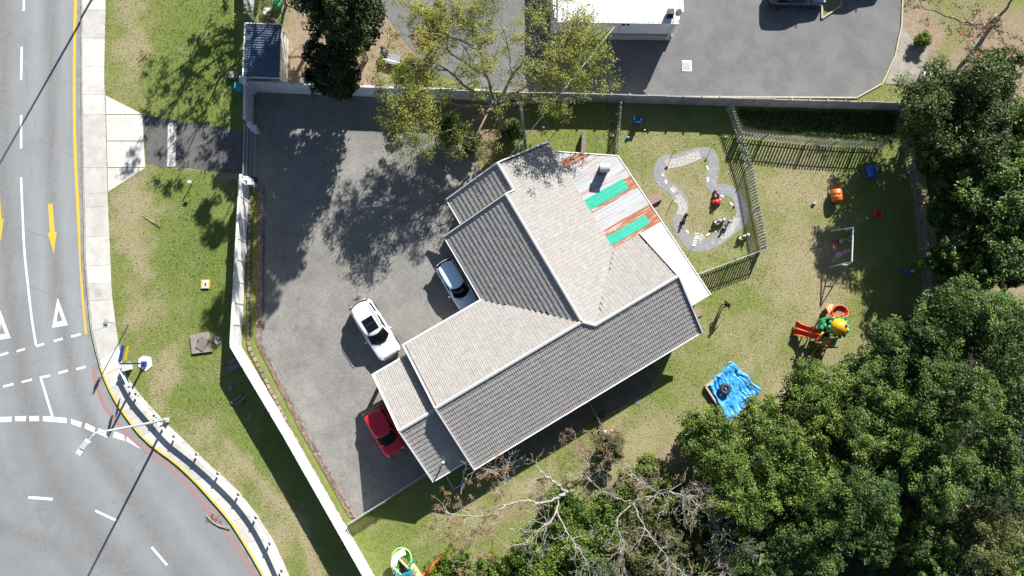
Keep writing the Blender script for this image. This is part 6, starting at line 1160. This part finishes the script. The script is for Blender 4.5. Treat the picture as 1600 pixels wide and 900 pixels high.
# double slide: two lanes down to the left
s0, s1 = P(1277, 516, DZ + .02), P(1277, 532, DZ + .02); e0, e1 = P(1243, 505, .22), P(1239, 522, .22)
for k in range(2):
    a0 = s0.lerp(s1, k * .5); a1 = s0.lerp(s1, k * .5 + .48); b0 = e0.lerp(e1, k * .5 - .06 + .0 * k); b1 = e0.lerp(e1, k * .5 + .50)
    m = MB(); N_ = 8; rows = []
    for i in range(N_ + 1):
        t_ = i / N_; zz = DZ * (1 - t_) ** 1.25 + .2; wv = 1 + (.12 if t_ > .8 else 0); l = a0.lerp(b0, t_); r = a1.lerp(b1, t_); mid_ = (l + r) / 2; fl_ = 1 + .35 * max(0, (t_ - .78) / .22); l = mid_ + (l - mid_) * (fl_ if k == 0 else 1); r = mid_ + (r - mid_) * (fl_ if k == 1 else 1); l.z = r.z = zz + .06 * math.sin(t_ * 9)
        rows.append([l + V3(0, 0, .2), l + V3(0, 0, .02), l.lerp(r, .5), r + V3(0, 0, .02), r + V3(0, 0, .2)])
    m.add([p for r_ in rows for p in r_], [[i * 5 + j, i * 5 + j + 1, i * 5 + j + 6, i * 5 + j + 5] for i in range(N_) for j in range(4)]); ob = obj('slide', m, 'pl_red', cf, smooth=True); so_ = ob.modifiers.new('thick', 'SOLIDIFY'); so_.thickness = .03; so_.offset = 0
    for side in (0, 4): m = MB(); m.tube([r_[side] for r_ in rows], .045, 6); obj('slide_edge', m, 'pl_orange', cf, smooth=True)
# spiral slide at the top
m = MB(); c = P(1308, 488, .7); rows = []
for i in range(13):
    a = math.radians(-70 + 25 * i); z = 1.25 - .06 * i; d = V3(math.cos(a), math.sin(a), 0); rows.append([c.xy.to_3d() + d * .12 + V3(0, 0, z + .05), c.xy.to_3d() + d * .2 + V3(0, 0, z), c.xy.to_3d() + d * .42 + V3(0, 0, z), c.xy.to_3d() + d * .52 + V3(0, 0, z + .3)])
m.add([p for r_ in rows for p in r_], [[i * 4 + j, i * 4 + j + 1, i * 4 + j + 5, i * 4 + j + 4] for i in range(12) for j in range(3)]); ob = obj('spiral_slide', m, 'pl_red', cf, smooth=True); so_ = ob.modifiers.new('thick', 'SOLIDIFY'); so_.thickness = .05
m = MB(); m.tube([r_[3] for r_ in rows], .045, 6); obj('slide_edge', m, 'pl_orange', cf, smooth=True)
m = MB(); pts = [P(1304, 497, .9), P(1297, 488, .6), P(1294, 480, .35), P(1297, 475, .25)]; rw = []
for i, p in enumerate(smooth_line(pts, 4)): rw.append([p + V3(-.22, .05, .16), p + V3(-.1, 0, 0), p + V3(.1, 0, 0), p + V3(.2, -.05, .16)])
m.add([p for r_ in rw for p in r_], [[i * 4 + j, i * 4 + j + 1, i * 4 + j + 5, i * 4 + j + 4] for i in range(len(rw) - 1) for j in range(3)]); ob = obj('chute', m, 'pl_orange', cf, smooth=True); so_ = ob.modifiers.new('thick', 'SOLIDIFY'); so_.thickness = .04
m = MB()
for a, b in (((1300, 489), (1318, 492)), ((1299, 495), (1317, 497))): m.bar(P(*a, 1.65), P(*b, 1.65), .07, .1)
obj('guard_bar', m, 'pl_orange', cf)
# dome roof with green leafy collar
dc = P(1311, 511, 2.5); m = MB(); m.lathe(dc, [(.66, 0), (.66, .06), (.60, .2), (.48, .36), (.30, .5), (.12, .57), (.02, .58)], 20); dome = obj('dome_roof', m, 'pl_yellow', cf, smooth=True)
for k in range(12): a = 6.283 * k / 12; m = MB(); m.ball(dc + V3(math.cos(a) * .72, math.sin(a) * .72, .0), .15, (1.1, 1.1, .35), 7); obj('leaf_scallop', m, 'pl_green', dome, smooth=True)
m = MB(); m.ball(dc + V3(.28, .08, .52), .13, n=10); obj('blue_ball', m, 'pl_blue', dome, smooth=True); m = MB(); m.ball(dc + V3(.52, -.22, .2), .15, n=8); obj('yellow_ball', m, 'pl_yellow', dome, smooth=True)
for q in [((1283, 500), (1292, 496)), ((1283, 500), (1281, 514)), ((1318, 503), (1316, 523)), ((1300, 541), (1305, 528))]:
    m = MB(); m.bar(P(*q[0], 1.75), P(*q[1], 1.75), .08, .75); obj('side_panel', m, 'pl_green', cf)
m = MB(); 
for x, y in ((1286, 503), (1289, 509), (1284, 512)): m.ball(P(x, y, 2.05), .17, (1, 1.2, .5), 8)
obj('leaf_canopy', m, 'pl_green', cf, smooth=True)
m = MB(); m.tube(smooth_line([P(1283, 531, 1.5), P(1282, 526, 1.9), P(1285, 521, 2.0), P(1287, 519, 1.9)], 4), .11, 8); obj('crawl_tube', m, 'pl_yellow', cf, smooth=True)
m = MB(); m.ball(P(1291, 536, 1.5), .26, (1.6, .7, .6), 10); m.ball(P(1299, 533, 1.6), .2, (.8, 1.5, .5), 8); obj('flower_panel', m, 'pl_yellow', cf, smooth=True); m = MB(); m.ball(P(1298, 533, 1.72), .1, (.8, 1.4, .5), 8); obj('flower_eye', m, 'pl_orange', cf, smooth=True)
for ofs in (0, 12):
    a0, a1 = P(1277 + ofs, 538, 1.05), P(1283 + ofs, 540.5, 1.05); b0, b1 = P(1263 + ofs * .8, 554, .1), P(1269 + ofs * .8, 556, .1); par = None
    for l, r in ((a0, b0), (a1, b1)): m = MB(); m.bar(l, r, .06, .09); obj('ladder_rail', m, 'pl_black', cf)
    for k in range(9): m = MB(); t_ = (k + .5) / 9; m.bar(a0.lerp(b0, t_), a1.lerp(b1, t_), .05, .05); obj('rung', m, 'pl_yellow', cf)
m = MB(); m.tube([P(1274, 517, 1.5), P(1275, 505, 1.9), P(1281, 500, 1.9)], .03, 6); obj('hoop', m, 'pl_black', cf)
# second play set on the bottom edge
ps = thing('play_tower', P(650, 900), 'play tower with lime spiral slide cut by the bottom edge', 'play tower'); c = P(628, 871, 1.0); c0 = V3(c.x, c.y, 0); rows = []
for i in range(15):
    a = math.radians(255 - 21 * i) ; z = 1.25 - .055 * i; d = V3(math.cos(a), math.sin(a), 0); rows.append([c0 + d * .06 + V3(0, 0, z + .1), c0 + d * .16 + V3(0, 0, z), c0 + d * .5 + V3(0, 0, z - .02), c0 + d * .70 + V3(0, 0, z + .28)])
m = MB(); m.add([p for r_ in rows for p in r_], [[i * 4 + j, i * 4 + j + 1, i * 4 + j + 5, i * 4 + j + 4] for i in range(14) for j in range(3)]); ob = obj('spiral_slide', m, 'pl_lime', ps, smooth=True); so_ = ob.modifiers.new('thick', 'SOLIDIFY'); so_.thickness = .05
m = MB(); m.tube([c0 + V3(math.cos(a) * .72, math.sin(a) * .72, 1.3 - .12 * abs(math.sin(a / 2))) for a in [6.283 * k / 28 for k in range(28)]], .06, 7, closed=True); obj('slide_rim', m, 'pl_palelime', ps, smooth=True)
m = MB(); pts = [P(633, 862, 1.38), P(624, 866, 1.4), P(617, 874, 1.42), P(616, 886, 1.45), P(622, 893, 1.5)]; rw = []
sl = smooth_line(pts, 4)
for i, p in enumerate(sl):
    d = (sl[min(i + 1, len(sl) - 1)] - sl[max(i - 1, 0)]).normalized(); nn = V3(-d.y, d.x, 0); rw.append([p - nn * .24, p - nn * .1 + V3(0, 0, -.05), p + nn * .1 + V3(0, 0, -.05), p + nn * .24])
m.add([p for r_ in rw for p in r_], [[i * 4 + j, i * 4 + j + 1, i * 4 + j + 5, i * 4 + j + 4] for i in range(len(rw) - 1) for j in range(3)]); ob = obj('slide_hood', m, 'pl_white', ps, smooth=True); so_ = ob.modifiers.new('thick', 'SOLIDIFY'); so_.thickness = .03
m = MB(); m.prism([tuple(P(*q, 1.3)[:2]) for q in ((626, 880), (632, 885), (634, 903), (616, 890))], 1.22, 1.3); obj('platform', m, 'pl_black', ps); m = MB(); m.prism([tuple(P(*q, 1.3)[:2]) for q in ((627, 878), (641, 893), (632, 904), (617, 889))], 1.2, 1.21); obj('deck', m, 'pl_grey', ps)
for a, b in (((624, 874), (640, 890)), ((613, 885), (629, 900))):
    m = MB(); m.bar(P(*a, 1.85), P(*b, 1.85), .07, .08); obj('top_rail', m, 'pl_cream', ps); m = MB(); m.bar(P(*a, 1.4), P(*b, 1.4), .07, .08); obj('bottom_rail', m, 'pl_cream', ps)
    for k in range(6): m = MB(); p = P(*a, 1.6).lerp(P(*b, 1.6), (k + .3) / 6); m.box(p, (.1, .05, .5), -.78); obj('baluster', m, 'pl_cream', ps)
for a, b in (((627, 899), (645, 893)), ((628, 906), (622, 895))): m = MB(); m.bar(P(*a, 1.9), P(*b, 1.9), .16, .2); obj('teal_panel', m, 'pl_teal', ps)
m = MB(); m.bar(P(643, 882, 1.0), P(658, 905, 1.0), .42, .12); obj('ramp', m, 'pl_cream', ps)
for q in ((643, 880), (617, 890), (628, 905), (641, 895)): m = MB(); b_ = P(*q, 1.3); b_.z = 0; m.tube([b_, b_ + V3(0, 0, 2.2)], .05, 7); obj('post', m, 'pl_teal', ps)
os_ = thing('orange_slide', P(670, 895), 'orange slide half hidden by shrubs on the bottom edge', 'slide')
for k, off in enumerate((0, 7)):
    m = MB(); m.bar(P(655 + off, 905, 1.1), P(690 + off, 868 + off * .3, .3), .1, .22); obj('slide_side', m, 'pl_orange', os_)
m = MB(); m.bar(P(660, 904, .95), P(694, 869, .2), .34, .05); obj('chute', m, 'pl_orange', os_); m = MB(); m.ball(P(694, 868, .2), .3, (1.2, 1.2, .5), 10); obj('slide_lip', m, 'pl_yellow', os_, smooth=True)
# sand pit with blue tarpaulin and tyre
sp_ = thing('sand_pit', P(1140, 610), 'square timber sand pit covered by a crumpled blue tarpaulin', 'sand pit'); cr = [P(1101, 604), P(1144, 569), P(1181, 612), P(1138, 660)]
for i in range(4): m = MB(); m.bar(cr[i] + V3(0, 0, .17), cr[(i + 1) % 4] + V3(0, 0, .17), .14, .34); obj('timber', m, M('pale_timber', (.5, .43, .33), .85, (.36, .3, .22), 4, .7), sp_)
tp_ = MB(); N_ = 60; tc2 = [P(1104, 600), P(1143, 563), P(1188, 608), P(1136, 664)]; vs = []
for i in range(N_ + 1):
    for j in range(N_ + 1):
        u, v = i / N_, j / N_; p = tc2[0].lerp(tc2[1], u).lerp(tc2[3].lerp(tc2[2], u), v); e = min(u, 1 - u, v, 1 - v)
        f1 = noise.noise(Vector((p.x * 1.1, p.y * 1.1, 3))); f2 = noise.noise(Vector((p.x * 3.2 + p.y * 1.6, p.y * 1.1 - p.x * .6, 7))); f3 = noise.noise(Vector((p.x * 6, p.y * 6, 1)))
        z = .44 - .16 * min(1, e * 6) + .08 * f1 - .15 * abs(f2) + .035 * f3 + .03 - (.34 * (1 - e / .03) if e < .03 else 0)
        p = p + V3(.16 * noise.noise(Vector((v * 5, u * 2, 5))), .16 * noise.noise(Vector((u * 5, v * 3, 9))), 0); vs.append((p.x, p.y, max(.03, z)))
tp_.add(vs, [[i * (N_ + 1) + j, (i + 1) * (N_ + 1) + j, (i + 1) * (N_ + 1) + j + 1, i * (N_ + 1) + j + 1] for i in range(N_) for j in range(N_)])
tarp = obj('tarpaulin', tp_, M('tarp_blue', (.012, .25, .66), .28, (.14, .44, .72), 3.5, .8), smooth=True); tag(tarp, 'crumpled bright blue tarpaulin spread over the sand pit', 'tarpaulin')
m = MB(); m.tube([P(1137, 575, .1), P(1138, 566, .35), P(1144, 565, .35), P(1146, 571, .3)], .05, 6); obj('handle', m, 'pale_timber', sp_)
ty = thing('tyre', P(1131, 608, .36), 'old black car tyre lying on the blue tarpaulin', 'tyre'); c = P(1132, 608, .42); m = MB(); m.tube([c + V3(.30 * math.cos(6.283 * k / 24), .30 * math.sin(6.283 * k / 24), .13) for k in range(24)], .15, 10, closed=True); obj('tread', m, M('tyre_grey', (.035, .033, .033), .8, (.06, .055, .05), 6, .6), ty, smooth=True)
for k in range(28): a = 6.283 * k / 28; m = MB(); m.obox(c + V3(.445 * math.cos(a), .445 * math.sin(a), .13), (.012 * math.cos(a), .012 * math.sin(a), 0), (-.02 * math.sin(a), .02 * math.cos(a), 0), (0, 0, .09)); obj('lug', m, 'tyre_grey', ty)
# patio kerb and frame below the house, junk by the court
pt_ = thing('patio_frame', P(735, 750), 'low grey rail frame of the patio below the house eave', 'rail frame')
for a, b in (((697, 743), (709, 764)), ((709, 764), (752, 741)), ((752, 741), (800, 713)), ((722, 736), (742, 726))): m = MB(); m.bar(P(*a, .3), P(*b, .3), .09, .14); obj('rail', m, 'fence_grey', pt_)
for q in ((709, 764), (752, 741), (800, 713)): m = MB(); m.box(P(*q, .15), (.1, .1, .3)); obj('post', m, 'fence_grey', pt_)
m = MB(); m.tube([P(730, 722, 2.0), P(725, 738, 1.6), P(720, 772, 1.6)], .04, 6); m.ball(P(725, 738, 1.7), .12, n=7); tag(obj('prop_pole', m, 'steel'), 'slanting metal pole propped at the lower house corner', 'pole')
for i, (x, y) in enumerate(((782, 727), (795, 722), (805, 712), (812, 722))): m = MB(); m.box(P(x, y, .03), (.75, .75, .06), HA); tag(obj('stepping_slab', m, 'slab_grey'), ['grey paving slab nearest the patio corner', 'second grey paving slab from the patio corner', 'grey paving slab tucked under the house eave', 'grey paving slab farthest from the patio corner'][i], 'slab', 'slabs below the house')
m = MB(); c = P(946, 676, .35); m.ball(c, .24, (1, .9, .9), 9); m.ball(c + V3(.15, .15, .15), .12, (.6, .6, 1.6), 7); m.ball(c + V3(.5, .12, .05), .14, n=7); tag(obj('pink_toy', m, plastic('pl_rose', (.62, .34, .34))), 'pink plastic toy beside the low dark fence below the house', 'toy')
m = MB(); m.ball(P(940, 648, .2), .2, (1.3, .8, .9), 8); m.ball(P(942, 653, .2), .15, n=7); tag(obj('dark_bag', m, 'dark_metal'), 'dark bag lying against the low fence under the house', 'bag')
m = MB(); m.lathe(P(996, 626, .01), [(.3, 0), (.3, .03), (.26, .03), (.25, .015), (.001, .015)], 18); tag(obj('manhole_cover', m, 'slab_grey'), 'round grey cover in the shaded grass below the house', 'manhole cover')
jn = thing('junk_sheet', P(615, 92), 'grey sheet with a white pipe leaning among bushes by the shaded court', 'sheet')
m = MB(); m.obox(P(613, 92, .3), (.6, -.15, 0), (.1, .42, 0), (0, 0, .03)); obj('sheet', m, M('dull_grey', (.26, .27, .28), .7), jn); m = MB(); m.tube([P(597, 92, .5), P(625, 99, .5)], .07, 7); obj('pipe', m, 'white_paint', jn)
m = MB(); c = P(600, 84, .4); m.ball(c, .42, (.8, 1.2, .9), 9); m.ball(c + V3(-.1, .4, .2), .2, n=7); tag(obj('dark_bundle', m, 'dark_metal'), 'dark bundle heaped at the edge of the shaded court', 'bundle')
for x, y, r, mt, lb in ((433, 8, .5, 'pl_green', 'dark green bin bag heap above the shed'), (417, 20, .4, 'white_paint', 'white bag heap above the shed'), (424, 30, .3, 'dark_metal', 'dark bag heap right above the shed roof')):
    m = MB(); c = P(x, y, r * .5)
    for k in range(4): m.ball(c + V3(random.uniform(-.4, .4) * r, random.uniform(-.4, .4) * r, random.uniform(0, .3) * r), r * random.uniform(.5, .8), (1, 1, .7), 8)
    tag(obj('rubbish_bag', m, mt), lb, 'bag')
